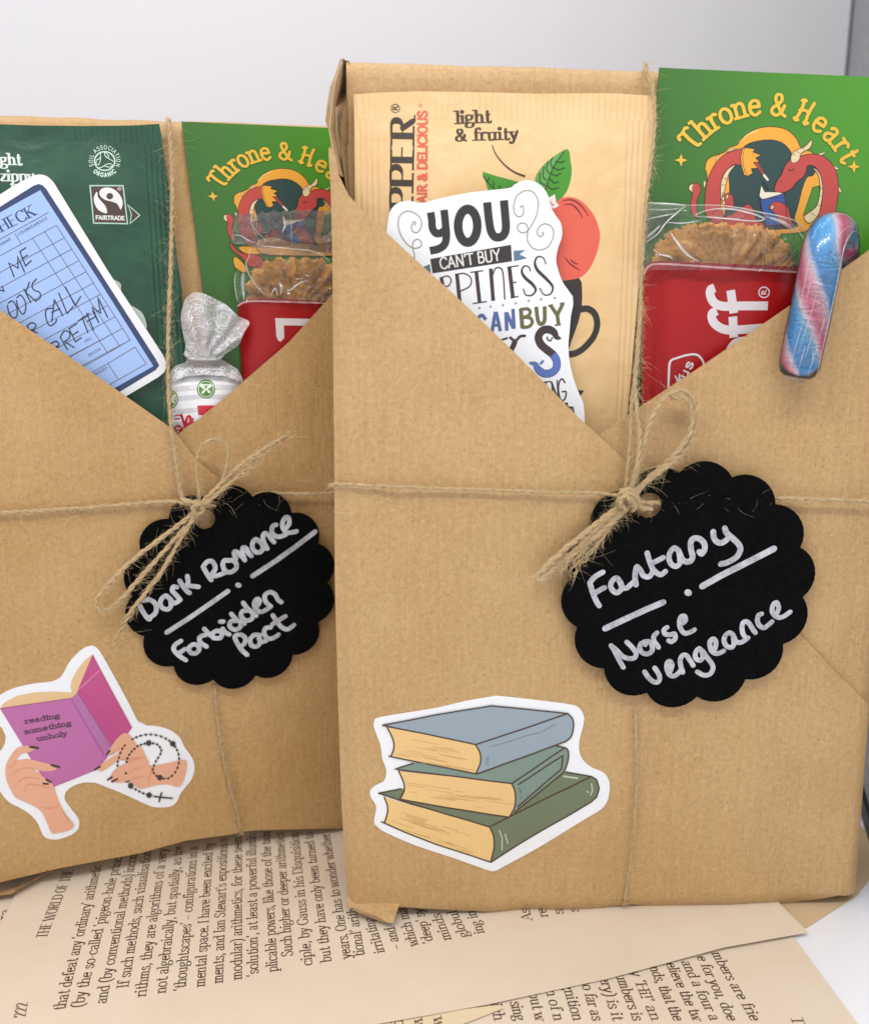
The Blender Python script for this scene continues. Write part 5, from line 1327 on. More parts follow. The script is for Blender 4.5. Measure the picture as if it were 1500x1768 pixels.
M['crease_glint2'] = mk_glint('film_crease_glint_soft', 0.28)

def frame_path(P3):
    """parallel transport frames along a 3-D path"""
    n = len(P3); T = []
    for i in range(n):
        t = P3[min(i + 1, n - 1)] - P3[max(i - 1, 0)]; T.append(t.normalized())
    a = Vector((0, 0, 1)) if abs(T[0].z) < 0.9 else Vector((1, 0, 0))
    N = (a - T[0] * a.dot(T[0])).normalized(); out = []
    for i in range(n):
        N = (N - T[i] * N.dot(T[i])).normalized(); out.append((T[i], N, T[i].cross(N)))
    return out
def resample(P3, step):
    L = [0]
    for i in range(1, len(P3)): L.append(L[-1] + (P3[i] - P3[i - 1]).length)
    n = max(2, int(L[-1] / step)); out = []; j = 0
    for k in range(n + 1):
        s = L[-1] * k / n
        while j < len(L) - 2 and L[j + 1] < s: j += 1
        d = L[j + 1] - L[j]; out.append(P3[j].lerp(P3[j + 1], (s - L[j]) / d if d > 0 else 0))
    return out, L[-1]
def tube(acc, P3, rad, sides=6, caps=True, uvf=None, smooth=True, rnoise=None):
    F = frame_path(P3); n = len(P3); vs, uv = [], []; s = 0
    for i in range(n):
        if i: s += (P3[i] - P3[i - 1]).length
        r = rad(i / (n - 1)) if callable(rad) else rad
        t, N, B = F[i]
        for k in range(sides):
            a = 2 * math.pi * k / sides
            rr = r * (1 + (rnoise(i, k) if rnoise else 0))
            vs.append(P3[i] + (N * math.cos(a) + B * math.sin(a)) * rr); uv.append((s * 100, k / sides))
    fs = [(i * sides + k, i * sides + (k + 1) % sides, (i + 1) * sides + (k + 1) % sides, (i + 1) * sides + k) for i in range(n - 1) for k in range(sides)]
    if caps: fs += [tuple(reversed(range(sides))), tuple((n - 1) * sides + k for k in range(sides))]
    acc.add(vs, fs, uv, smooth)
def crease_glint(acc, S, pts, w, off, sm=5):
    P3 = [S.p(*S.uv(x, y, off), off) for x, y in (cr(pts, n=sm) if sm else pts)]
    m = S.mpp(*pts[0]) * w / 2
    tube(acc, P3, lambda t: m * (0.35 + 0.65 * math.sin(math.pi * min(max(t, .02), .98))), 5)

# ---- front biscuit
z4 = Z(3.3333, 1050, 340)
SBq = RS.shift(-0.0095); SBq.h = None
bu0, bv0 = SBq.uv(1107, 760); bu1, bv1 = SBq.uv(1392, 455)
def hRed(u, v):
    x = (u - bu0) / (bu1 - bu0); x = max(0, min(1, x)); y = max(0, min(1, (bv1 - v) / 0.012))
    e = 1 - (2 * x - 1) ** 6
    return 0.0050 * e * (0.8 + 0.2 * y) + 0.00025 * nz(u, v, 60, 31) * e
SR_ = RS.shift(-0.0095, hRed)
t = thing('wrapped_biscuit', 'caramelised biscuit in clear and red wrapper, beside the blue and pink candy cane', 'biscuit', base_of(SBq, 1250, 760), 'wrapped caramelised biscuits')
red_o = cr([(205, 460), (207, 425), (222, 390), (255, 370)], n=3)[:-1] + [(300, 366), (600, 380), (1095, 400), (1150, 415), (1165, 800), (1150, 1400), (170, 1400), (190, 1215), (197, 800)]
obj_sheet('wrapper_band', SR_, z4(red_o), M['red'], t, grid=0.0018)
a = Acc(); ribbon(a, SR_, z4(cr([(206, 440), (222, 408), (262, 386), (350, 386), (600, 402), (850, 418), (1090, 432), (1150, 440)], n=4)), 3.4, 0.00006); a.build('printed_line', M['pinkline'], t)
a = Acc()
ribbon(a, SR_, z4(cr([(918, 626), (780, 626), (660, 628), (610, 608), (588, 570), (588, 535), (612, 522)], n=5)), 15, 0.00006, cap=False)
ribbon(a, SR_, z4([(704, 536), (722, 668)]), 15, 0.00009, cap=False)
ribbon(a, SR_, z4(cr([(905, 752), (780, 762), (680, 764), (625, 740), (598, 705), (598, 670), (625, 655)], n=5)), 15, 0.00006, cap=False)
ribbon(a, SR_, z4([(716, 688), (722, 808)]), 15, 0.00009, cap=False)
ribbon(a, SR_, z4(el(775, 905, 78, 78)), 14, 0.00006, closed=True)
ribbon(a, SR_, z4(el(896, 548, 30, 30)), 2.0, 0.00006, closed=True); text(a, SR_, "R", z4([(908, 562)])[0], z4([(908, 534)])[0], 10 * SR_.mpp(1300, 500) * .8, 0.00006, w=0.15, serif=False)
a.build('lettering', M['redprint'], t)
a = Acc()
ribbon(a, SR_, z4(cr([(345, 1120), (348, 1030), (356, 948), (400, 925), (460, 908), (510, 908), (542, 940), (552, 985), (545, 1020)], n=4)), 3.6, 0.00006)
text(a, SR_, "tus", z4([(425, 1090)])[0], z4([(492, 955)])[0], 15 * SR_.mpp(1180, 640), 0.00007, w=0.15, serif=False)
ribbon(a, SR_, z4([(385, 1030), (400, 1060)]), 2.4, 0.00006); ribbon(a, SR_, z4([(410, 1020), (405, 1050)]), 2.4, 0.00006)
a.build('printed_badge', M['redprint'], t)
def biscuit(S, outline, parent, flutes, amp, k, lab=None):
    ring = z_b(outline); a = Acc(); gx, gy, gn, g0, g1 = flutes; gu, gv = S.uv(*z_b([(gx, gy)])[0])
    uvr = [S.uv(x, y) for x, y in ring]; cu = (min(p[0] for p in uvr) + max(p[0] for p in uvr)) / 2
    vtop = max(p[1] for p in uvr)
    def hb(u, v):
        d = min(math.dist((u, v), q) for q in uvr[::2]); e = min(1, d / 0.007)
        an = math.degrees(math.atan2(v - gv, u - gu)); ph = (an - g0) / (g1 - g0) * gn; ph = abs(ph - round(ph)); dist_ = ph * abs(g1 - g0) / gn * math.pi / 180 * math.hypot(u - gu, v - gv)
        fl = -0.0009 * math.exp(-(dist_ / 0.0009) ** 2) * max(0, min(1, (0.0125 - d) / 0.006)) + 0.0003 * nz(u, v, 110, k + 8)
        return -0.0045 + 0.0045 * math.sqrt(1 - (1 - e) ** 2) + fl + amp * (nz(u, v, 350, k) + 0.6 * nz(u, v, 800, k) + 0.8 * nz(u, v, 160, k + 3))
    S2 = Surf(S.o, S.U, S.V, S.N, hb)
    plate(a, S2, uvr, grid=0.0005, uvspace=True)
    skirt_ring = [S2.p(u, v) for u, v in uvr]; n = len(uvr)
    a.add(skirt_ring + [p - S.N * 0.003 for p in skirt_ring], [(i, i + n, (i + 1) % n + n, (i + 1) % n) for i in range(n)], [(0, 0)] * (2 * n), True)
    return a.build('biscuit', M['biscuit'], parent)
z_b = z4
SBi = RS.shift(-0.0070); SBi.h = None
def scallop(cx, cy, ra, rb, n, a0, a1, dep, foot, pw=2.9, jit=0.0, sd=1):
    rr = random.Random(sd); out = []; N_ = n * 6
    for i in range(N_ + 1):
        th = R(a0 + (a1 - a0) * i / N_); c_, s_ = math.cos(th), math.sin(th)
        r_ = (abs(c_ / ra) ** pw + abs(s_ / rb) ** pw) ** (-1 / pw)
        k_ = abs(math.sin(math.pi * n * i / N_)) ** .6
        r_ *= 1 - dep + dep * k_ + rr.uniform(-jit, jit)
        out.append((cx + r_ * c_, cy - r_ * s_))
    return out + foot
NF = 11
biscuit(SBi, scallop(680, 470, 425, 334, NF, 176, 4, 0.022, [(1085, 440), (300, 430)]), t, (680, 500, NF, 176, 4), 0.00014, 3)
fo = [(190, 420), (205, 300), (240, 240), (300, 190), (340, 130), (400, 75), (450, 45), (520, 42), (640, 50), (760, 62), (880, 85), (1000, 112), (1080, 140), (1130, 175), (1160, 230), (1185, 300), (1190, 440), (700, 420)]
SFm = RS.shift(-0.0075, lambda u, v: 0.0050 * math.sqrt(max(0.0, 1 - ((u - (bu0 + bu1) / 2) / ((bu1 - bu0) * .56)) ** 2)) * max(0, min(1, 1 - (v - bv1) / 0.022)) + 0.0007 * nz(u, v, 130, 5) + 0.0003 * nz(u, v, 300, 6))
obj_sheet('clear_film', SFm, z4(fo), M['film'], t, grid=0.0010, thick=0)
SFn = RS.shift(-0.0088, lambda u, v: 0.0006 * nz(u, v, 160, 9) + 0.0003 * nz(u, v, 400, 9))
obj_sheet('film_end', SFn, z4([(228, 28), (330, 35), (450, 42), (420, 80), (330, 150), (270, 210), (215, 280), (205, 380), (200, 240)]), M['film_hazy'], t, grid=0.0009, thick=0)
a = Acc()
for q, w_, of in (([(228, 32), (340, 38), (450, 46)], 3.4, 0.0008), ([(450, 46), (620, 46), (760, 62), (880, 88), (1000, 112), (1100, 150), (1150, 215)], 2.2, 0.0003), ([(490, 108), (560, 78), (660, 66), (780, 82), (895, 122), (850, 138), (740, 130), (620, 118), (500, 110)], 2.4, 0.0006),
                  ([(445, 50), (390, 95), (330, 150), (285, 210), (215, 262)], 2.6, 0.0006), ([(340, 145), (430, 150), (530, 135)], 2.2, 0.0006), ([(355, 200), (400, 270), (450, 330), (520, 370)], 3.2, 0.0004), ([(275, 350), (300, 332), (350, 340), (372, 362)], 2.0, 0.0006), ([(262, 300), (300, 330), (370, 350)], 1.6, 0.0006)):
    crease_glint(a, SFm, z4(q), w_, of)
a.build('film_crease_glint', M['crease_glint'], t, kind='stuff')  # film folds plus the crescent highlight, drawn as pale strands
a = Acc()
for q, w_ in (([(620, 66), (720, 70), (800, 88), (860, 104)], 5), ([(560, 112), (660, 122), (760, 128)], 4), ([(930, 118), (1010, 150), (1060, 190)], 8), ([(210, 130), (300, 110), (400, 90)], 3), ([(215, 235), (260, 200), (300, 160)], 4), ([(232, 70), (330, 72), (420, 62)], 2.2), ([(900, 110), (1000, 140), (1080, 190)], 3), ([(1060, 160), (1120, 230), (1130, 300)], 3), ([(390, 240), (430, 300), (500, 365)], 5)):
    crease_glint(a, SFm, z4(q), w_, 0.0002)
a.build('film_crease_glint', M['crease_glint2'], t, kind='stuff')  # broad soft highlights painted on the film as faint pale strands

# ---- rear biscuit
z75 = Z(7.5, 380, 350); z5m = Z(5, 280, 480)
cu0, cv0 = LS.shift(-0.0085).uv(414, 700); cu1, cv1 = LS.shift(-0.0085).uv(640, 516)
def hRed2(u, v):
    x = max(0, min(1, (u - cu0) / (cu1 - cu0))); y = max(0, min(1, (cv1 - v) / 0.012))
    e = 1 - (2 * x - 1) ** 6
    return 0.0055 * e * (0.8 + 0.2 * y) + 0.00035 * nz(u, v, 60, 61)
SR2 = LS.shift(-0.0085, hRed2)
t = thing('wrapped_biscuit', 'caramelised biscuit in red wrapper with serrated clear end, beside the wrapped mint', 'biscuit', base_of(SR2, 500, 700), 'wrapped caramelised biscuits')
obj_sheet('wrapper_band', SR2, [(411, 530), (413, 523), (424, 517), (450, 514), (500, 516), (560, 519), (635, 524), (655, 560), (650, 740), (428, 740), (421, 690), (418, 645)], M['red'], t, grid=0.0018)
a = Acc(); ribbon(a, SR2, z75(cr([(232, 1332), (300, 1292), (420, 1272), (700, 1276), (1000, 1286), (1320, 1297), (1700, 1330)], n=4)), 3.0, 0.00006); a.build('printed_line', M['pinkline'], t)
prt(SR2, z5m([(975, 345), (1230, 350), (1300, 352), (1250, 410), (1050, 408), (1053, 500), (1050, 520), (1020, 550), (1000, 535), (985, 500)]), '#cfc6c8', t, 0.00010, 'printed_frame', grid=0.0009)
z_b = z75
SBi2 = LS.shift(-0.0056); SBi2.h = None
biscuit(SBi2, scallop(1020, 1330, 690, 655, 9, 176, 40, 0.02, [(1700, 1000), (1700, 1330), (450, 1330), (385, 1300)], 3.2, 0.012, 4), t, (1020, 1400, 9, 176, 40), 0.00026, 23)
SE1 = LS.shift(-0.0079, lambda u, v: 0.00022 * math.sin(v * 2 * math.pi / 0.0011 + 6 * nz(u, v, 60, 2)) + 0.0006 * nz(u, v, 150, 4))
ser = [(145, 400), (190, 200), (200, 135), (250, 125), (290, 150), (330, 150), (400, 125), (440, 150), (480, 148), (545, 105), (580, 130), (610, 128), (700, 85), (730, 112), (780, 118), (850, 90), (890, 108), (930, 102), (1000, 75), (1040, 100), (1080, 105), (1150, 70), (1190, 98), (1240, 100), (1310, 75), (1350, 100), (1450, 95), (1500, 400), (1480, 640), (1050, 610), (700, 575), (400, 565), (330, 545), (150, 520)]
obj_sheet('sealed_end', SE1, z75(ser), M['film_hazy'], t, grid=0.0008, thick=0)
SF2 = LS.shift(-0.0055, lambda u, v: 0.0042 * math.sqrt(max(0.0, 1 - ((u - (cu0 + cu1) / 2) / ((cu1 - cu0) * .60)) ** 2)) * max(0, min(1, 1 - (v - cv1) / 0.020)) + 0.0007 * nz(u, v, 130, 15) + 0.0003 * nz(u, v, 300, 16) - 0.001)
obj_sheet('clear_film', SF2, z75([(400, 555), (360, 700), (335, 790), (190, 900), (178, 1050), (200, 1180), (232, 1300), (600, 1260), (1500, 1310), (1700, 1300), (1700, 900), (1480, 760), (1290, 640), (1060, 600), (700, 565)]), M['film'], t, grid=0.0009, thick=0)
a = Acc()
for q, w_ in (([(420, 560), (550, 558), (700, 570), (880, 590), (1060, 610), (1160, 618), (1290, 660), (1350, 700), (1420, 765)], 1.9), ([(372, 600), (375, 690), (340, 760), (338, 810), (360, 890), (410, 990), (480, 1090), (540, 1150), (575, 1205)], 1.9),
              ([(655, 1200), (690, 1130), (715, 1105), (735, 1150), (745, 1200)], 2.4), ([(865, 1115), (885, 1138), (930, 1115), (1010, 1050), (1060, 1025), (1140, 1000)], 2.6), ([(150, 415), (260, 425), (400, 500), (520, 530)], 1.4), ([(180, 520), (320, 522)], 1.3),
              ([(560, 380), (610, 378)], 2.0), ([(380, 250), (500, 400), (640, 520)], 1.0)):
    crease_glint(a, SF2, z75(q), w_, 0.0006)
a.build('film_crease_glint', M['crease_glint'], t, kind='stuff')  # seal folds and painted sparkles, both as pale strands
a = Acc()
for q, w_ in (([(300, 900), (295, 1050), (310, 1250)], 9), ([(760, 1030), (800, 1100), (780, 1180)], 8), ([(820, 180), (840, 300), (800, 380)], 5), ([(200, 900), (190, 1060), (225, 1280)], 3), ([(900, 130), (920, 300), (930, 540)], 1.5), ([(470, 250), (490, 500)], 1.4)):
    crease_glint(a, SF2, z75(q), w_, 0.0002)
a.build('film_crease_glint', M['crease_glint2'], t, kind='stuff')  # wider, fainter sheen strands painted over the film

# ---- twist wrapped mint
zm = z5m
SM0 = LS.shift(-0.0078); SM0.h = None
mu0 = SM0.uv(292, 680)[0]; mu1 = SM0.uv(424, 680)[0]; mvt = SM0.uv(350, 642)[1]
def hM(u, v):
    x = (u - (mu0 + mu1) / 2) / ((mu1 - mu0) / 2); x = max(-.999, min(.999, x))
    y = max(0.0, min(1.0, (mvt - v) / 0.005))
    return 0.0062 * (math.sqrt(1 - x * x)) * math.sqrt(1 - (1 - y) ** 2) - 0.001
SM = LS.shift(-0.0078, hM)
t = thing('wrapped_mint', 'white twist wrapped mint with green round badges and a swirly clear frill', 'sweet', base_of(SM0, 350, 720))
obj_sheet('mint', SM, zm(cr([(75, 900), (100, 855), (200, 828), (400, 815), (560, 815), (650, 835), (700, 900), (710, 1200), (700, 1450), (60, 1450), (60, 1150)], True, 4)), flat('mint_white', '#eeeef0', 0.35, 0.3), t, grid=0.0010, thick=0)
a = Acc()
for y0, y1 in ((915, 960), (1000, 1040), (1110, 1150), (1220, 1250)):
    plate(a, SM, zm([(78, y0 + 20), (350, y0), (690, y0 + 4), (690, y1), (350, y1), (78, y1 + 20)]), off=0.00004, grid=0.0012)
a.build('printed_stripe', P('#cfcfd4', .35, .3), t)
for cx, cy, rx, ry in ((378, 957, 80, 82), (75, 1045, 62, 80)):
    prt(SM, zm(el(cx, cy, rx, ry)), '#4b7d2c', t, 0.00008, 'printed_badge', grid=.0012, rough=.3)
    a = Acc(); ribbon(a, SM, zm(el(cx, cy, rx * .82, ry * .82)), 1.2, 0.00012, closed=True)
    for q in ([(-38, -28), (-6, 0)], [(38, -30), (8, 0)], [(-28, 30), (-2, 4)], [(30, 26), (6, 4)]):
        ribbon(a, SM, zm([(cx + q[0][0] * rx / 80, cy + q[0][1]), (cx + q[1][0] * rx / 80, cy + q[1][1])]), 4.6, 0.00012, taper=lambda s: 1 - .6 * s)
    a.build('printed_badge', P('#dfe8d0', .3, .3), t)
prt(SM, zm([(303, 1100), (400, 1098), (520, 1100), (500, 1190), (312, 1182)]), '#c4223a', t, 0.00008, 'printed_panel', rough=.3, grid=.0012)
prt(SM, zm(el(135, 1312, 46, 46)), '#b21f33', t, 0.00008, 'printed_panel', rough=.3, grid=.0012)
a = Acc()
for q in ([(165, 1180), (180, 1230), (195, 1275)], [(200, 1270), (215, 1205), (240, 1195), (245, 1240), (262, 1215)], [(105, 1190), (140, 1182), (165, 1195)], [(108, 1215), (150, 1212)], [(185, 1290), (220, 1262), (262, 1240)]): ribbon(a, SM, zm(cr(q, n=4)), 4.0 if q[0][0] > 160 else 2.0, 0.00012)
a.build('lettering', P('#c4223a', .3, .3), t)
a = Acc(); [ribbon(a, SM, zm(q), 2.0, 0.00016) for q in ([(125, 1295), (150, 1300)], [(130, 1330), (140, 1322)])]; a.build('lettering', P('#e8dcdc', .3, .3), t)
# shoulders of the wrapper and the frill
def inpoly(pts, poly): return inside(np.array(pts), poly)
SMs = LS.shift(-0.0070, lambda u, v: hM(u, v - 0.002) * 0.9 + 0.0004 * nz(u, v, 250, 3) + 0.0006)
sh_o = cr([(70, 900), (80, 800), (130, 745), (225, 695), (330, 682), (490, 695), (570, 735), (650, 790), (690, 860), (690, 900), (560, 850), (400, 838), (200, 850)], True, 3)
obj_sheet('wrapper_shoulder', SMs, zm(sh_o), M['film_frill'], t, grid=0.0007, thick=0)
nku, nkv = LS.shift(-0.0040).uv(350, 622)
def hF(u, v):
    r_ = math.hypot(u - nku, v - nkv); an = math.atan2(u - nku, v - nkv)
    return 0.0012 + 0.0010 * nz(u, v, 150, 40) + min(1, r_ / .006) * (0.0007 * math.sin(an * 13 + 4 * nz(u, v, 90, 44)) + 0.0004 * abs(nz(u, v, 330, 41)))
SFr = LS.shift(-0.0040, hF)
fr_o = cr([(235, 700), (190, 650), (205, 600), (180, 480), (160, 350), (178, 240), (215, 160), (275, 122), (340, 128), (400, 150), (480, 190), (560, 235), (650, 325), (700, 345), (755, 385), (715, 455), (690, 510), (665, 570), (600, 620), (545, 655), (495, 700), (360, 712)], True, 3)
obj_sheet('twisted_frill', SFr, zm(fr_o), M['film_frill'], t, grid=0.0006, thick=0)
a = Acc(); rr = random.Random(11); polyf = [tuple(p) for p in fr_o]
for _ in range(210):
    cx, cy, R0 = rr.choice(((300, 285, 105), (540, 330, 120), (315, 480, 100), (490, 560, 90), (640, 490, 110), (420, 200, 70), (240, 610, 60), (430, 400, 60)))
    cx += rr.gauss(0, 9); cy += rr.gauss(0, 9); r_ = R0 * rr.uniform(.15, 1.05); th0 = rr.uniform(0, 6.28); sp_ = rr.uniform(.5, 2.6); asp = rr.uniform(.75, 1.1); run = []
    for i in range(16):
        th = th0 + sp_ * i / 15; q = (cx + r_ * math.cos(th), cy + r_ * asp * math.sin(th))
        if inside(np.array([q]), polyf)[0]: run.append(q)
    if len(run) > 5: ribbon(a, SFr, zm(run), rr.choice((.8, 1.1, 1.7)), 0.00010)
for j in range(60):
    x = rr.uniform(120, 640); y = 740 + abs(x - 370) * .2 + rr.uniform(0, 80); run = []
    for i in range(10):
        th = i * .45 + j; q = (x + 22 * math.cos(th), y + 16 * math.sin(th))
        if inside(np.array([q]), sh_o)[0]: run.append(q)
    if len(run) > 4: ribbon(a, SMs, zm(run), 1.6, 0.00008)
a.build('printed_swirl', P('#dcdce0', .35, .2), t, kind='stuff')
a = Acc()
for q, w_ in (([(200, 600), (250, 650), (330, 690)], 2), ([(270, 520), (310, 610), (340, 690)], 2.4), ([(420, 560), (410, 640), (380, 700)], 2), ([(560, 600), (480, 650), (430, 700)], 1.8), ([(180, 650), (230, 690), (350, 700), (480, 700)], 2.2), ([(240, 170), (220, 260), (200, 350)], 2), ([(100, 780), (200, 730), (320, 700)], 1.6), ([(640, 790), (560, 740), (450, 705)], 1.8), ([(230, 230), (260, 330), (240, 440), (270, 520)], 2.6), ([(400, 180), (380, 280), (420, 380)], 1.8), ([(600, 330), (560, 430), (600, 520)], 2.0), ([(300, 560), (330, 620), (345, 690)], 3.2), ([(470, 480), (430, 560), (400, 660)], 2.2), ([(690, 400), (640, 470), (560, 560)], 1.6), ([(120, 800), (260, 770), (420, 790), (560, 800)], 1.4)):
    crease_glint(a, SFr if q[0][1] < 690 else SMs, zm(q), w_, 0.0003)
a.build('film_crease_glint', M['crease_glint'], t, kind='stuff')  # wrapper folds with their white highlights painted in

# ---- candy cane
RC = RS.shift(0); RC.h = None
def P3px(S, pts): return [S.p(*S.uv(x, y, o_), o_) for x, y, o_ in pts]
cane_px = [(1376, 650, .0060), (1379, 636, .0061), (1386, 600, .0064), (1395, 560, .0066), (1404, 515, .0068), (1413, 470, .0070), (1420, 432, .0064), (1427, 412, .0050), (1435, 402, .0026), (1443, 402, -.0004), (1449, 412, -.0036), (1451, 432, -.0060), (1449, 460, -.0072)]
pc3 = P3px(RC, cane_px)
cp3 = [Vector(q) for q in cr([tuple(p) for p in pc3], n=8)]
cp3, Lc = resample(cp3, 0.0008)
t = thing('candy_cane', 'small candy cane striped blue and pink, hooked over the front parcel flap', 'candy cane', tuple(cp3[0]))
def cane_r(s): return 0.0044 * min(1, math.sqrt(max(0.02, s / 0.06)) if s < 0.06 else 1) * (1 - 0.12 * max(0, (s - .75) / .25))
a = Acc(); tube(a, cp3, cane_r, 24); a.build('cane', M['cane'], t)
def rn(i, k):
    return 0.05 + 0.03 * noise.noise(Vector((i * 0.10, math.cos(k * 2 * math.pi / 28) * 2.2, math.sin(k * 2 * math.pi / 28) * 2.2))) + 0.03 * abs(noise.noise(Vector((i * 0.03, math.cos(k * 2 * math.pi / 28) * 5, math.sin(k * 2 * math.pi / 28) * 5))))
a = Acc(); tube(a, cp3, lambda s: 0.0044 * (1 - 0.12 * max(0, (s - .75) / .25)) * (0.70 + .30 * math.sqrt(min(1, s / .05))), 28, caps=True, rnoise=rn); a.build('clear_film', M['film_candy'], t)
a = Acc()
def cane_line(s0, s1, ang0, ang1, w_, rad=1.16):
    F = frame_path(cp3); n = len(cp3); P_ = []
    for i in range(int(s0 * n), min(n - 1, int(s1 * n))):
        q = (i / n - s0) / (s1 - s0); an = ang0 + (ang1 - ang0) * q
        T_, N_, B_ = F[i]
        # direction in the parcel frame: angle 0 faces the viewer, +90 is right
        dr = RS.N * math.cos(R(an)) + RS.U * math.sin(R(an)); dr = (dr - T_ * dr.dot(T_)).normalized()
        P_.append(cp3[i] + dr * 0.0044 * rad)
    if len(P_) > 3: tube(a, P_, lambda s: w_ * (0.3 + 0.7 * math.sin(math.pi * min(max(s, .03), .97))), 5)
for s0, s1, a0, a1, w_ in ((.02, .80, 30, 36, .00013), (.12, .42, -30, -14, .00008), (.03, .30, -44, -34, .00009), (.30, .56, -52, -50, .00008), (.02, .16, 2, 14, .00009), (.5, .72, 2, 8, .00007), (.06, .17, -22, -16, .00012), (.10, .24, -12, -6, .00010), (.2, .3, 14, 16, .0001), (.08, .15, 8, 2, .00012), (.34, .44, -38, -36, .0001), (.62, .74, -34, -20, .0001)):
    cane_line(s0, s1, a0, a1, w_)
a.build('film_crease_glint', M['crease_glint2'], t, kind='stuff')  # wrinkles and glint streaks of the wrapper, painted as pale lines
# crimped tip of the wrapper
tip = cp3[0]; d0 = (cp3[0] - cp3[3]).normalized(); a = Acc(); vs = []; n = 14
for j in range(4):
    for i in range(n):
        x = (i / (n - 1) - .5) * (0.0072 - 0.0016 * j)
        vs.append(tip + RS.U * x + d0 * (-0.0002 + 0.0005 * j) + RS.N * (0.0009 * math.sin(i * 2.1 + j) + 0.0008))
a.add(vs, [(j * n + i, j * n + i + 1, (j + 1) * n + i + 1, (j + 1) * n + i) for j in range(3) for i in range(n - 1)], [(0, 0)] * len(vs), True)
a.build('wrapper_end', M['film_hazy'], t)
# ------------------------------------------------------------------ gift tags
def tag_obj(S, cx, cy, r_cusp, r_out, a0, n, hole, hr, label, name='gift_tag', aspect=1.0):
    t = thing(name, label, 'tag', base_of(S, cx, cy), 'scalloped black gift tags')
    cu, cv = S.uv(cx, cy); m = S.mpp(cx, cy); pts = []
    for k in range(n):
        t0, t1 = R(a0 + 360 / n * k), R(a0 + 360 / n * (k + 1))
        p0 = np.array([math.cos(t0), math.sin(t0)]) * r_cusp * m; p1 = np.array([math.cos(t1), math.sin(t1)]) * r_cusp * m
        mid = (p0 + p1) / 2; out = mid / np.linalg.norm(mid); half = np.linalg.norm(p1 - p0) / 2
        s = r_out * m - np.linalg.norm(mid); rad = (half * half + s * s) / (2 * s); c = mid + out * (s - rad)
        b0 = math.atan2(*(p0 - c)[::-1]); b1 = math.atan2(*(p1 - c)[::-1])
        while b1 < b0: b1 += 2 * math.pi
        for j in range(9):
            b = b0 + (b1 - b0) * j / 9; q = c + rad * np.array([math.cos(b), math.sin(b)]); pts.append((cu + q[0] * aspect, cv + q[1]))
    hu, hv = S.uv(*hole); hl = [(hu + hr * m * math.cos(i * math.pi / 14), hv + hr * m * math.sin(i * math.pi / 14)) for i in range(28)]
    a = Acc(); plate(a, S, pts, [hl], grid=0.003, thick=0.0008, uvspace=True, smooth=False)
    a.build('tag_card', M['tag'], t)
    return t
STR = RS.shift(0.0022, lambda u, v: 0.0004 * nz(u, v, 12, 50) + 0.0006)
tg = tag_obj(STR, 1189, 1015, 203, 222, 20 - 360 / 14 * 3, 14, (1121, 873), 22, 'black scalloped tag lettered Fantasy, Norse vengeance in silver pen')
def pen(parent, S, zz, strokes, w_, nm='handwriting'):
    a = Acc()
    for pts, sm in strokes:
        ribbon(a, S, zz(cr(pts, n=5) if sm else pts), w_, 0.00006)
    a.build(nm, M['marker'], parent)
zt1 = Z(7.5, 1000, 890); zt2 = Z(7.5, 1180, 890); zt3 = Z(7.5, 1040, 1020); zt4 = Z(7.5, 1200, 1020)
pen(tg, STR, zt1, [([(140, 890), (180, 1020), (225, 1120), (258, 1170)], 1), ([(135, 872), (180, 815), (240, 770), (305, 735)], 1), ([(200, 1010), (260, 970), (325, 935)], 1),
    ([(530, 860), (480, 810), (425, 850), (405, 920), (440, 980), (490, 1000), (540, 960), (545, 900), (515, 840), (560, 930), (610, 940), (660, 900), (705, 860)], 1), ([(735, 900), (722, 820), (725, 730), (745, 665), (790, 710), (830, 780), (895, 795), (940, 750), (955, 700)], 1),
    ([(878, 485), (905, 580), (950, 690), (1010, 750), (1060, 765), (1115, 725)], 1), ([(960, 610), (1020, 580), (1085, 545)], 1),
    ([(1290, 460), (1230, 420), (1175, 480), (1160, 560), (1190, 630), (1250, 660), (1300, 620), (1300, 540), (1290, 470), (1330, 560), (1390, 605), (1450, 585)], 1)], 9.4)
pen(tg, STR, zt2, [([(30, 600), (90, 590), (115, 530), (95, 440), (92, 350), (125, 300), (200, 300), (265, 360), (270, 440), (235, 495), (200, 470)], 1), ([(383, 210), (390, 280), (430, 340), (490, 355), (550, 320), (575, 290)], 1), ([(532, 165), (560, 230), (640, 300), (710, 370), (735, 440), (700, 520), (640, 570), (560, 610), (480, 630)], 1)], 10.2)
pen(tg, STR, zt2, [([(240, 918), (500, 770), (800, 620), (1170, 430)], 0), ([(50, 995), (65, 1005)], 0)], 11.5)
pen(tg, STR, zt1, [([(335, 1465), (600, 1340), (850, 1225), (1085, 1125)], 0)], 11)
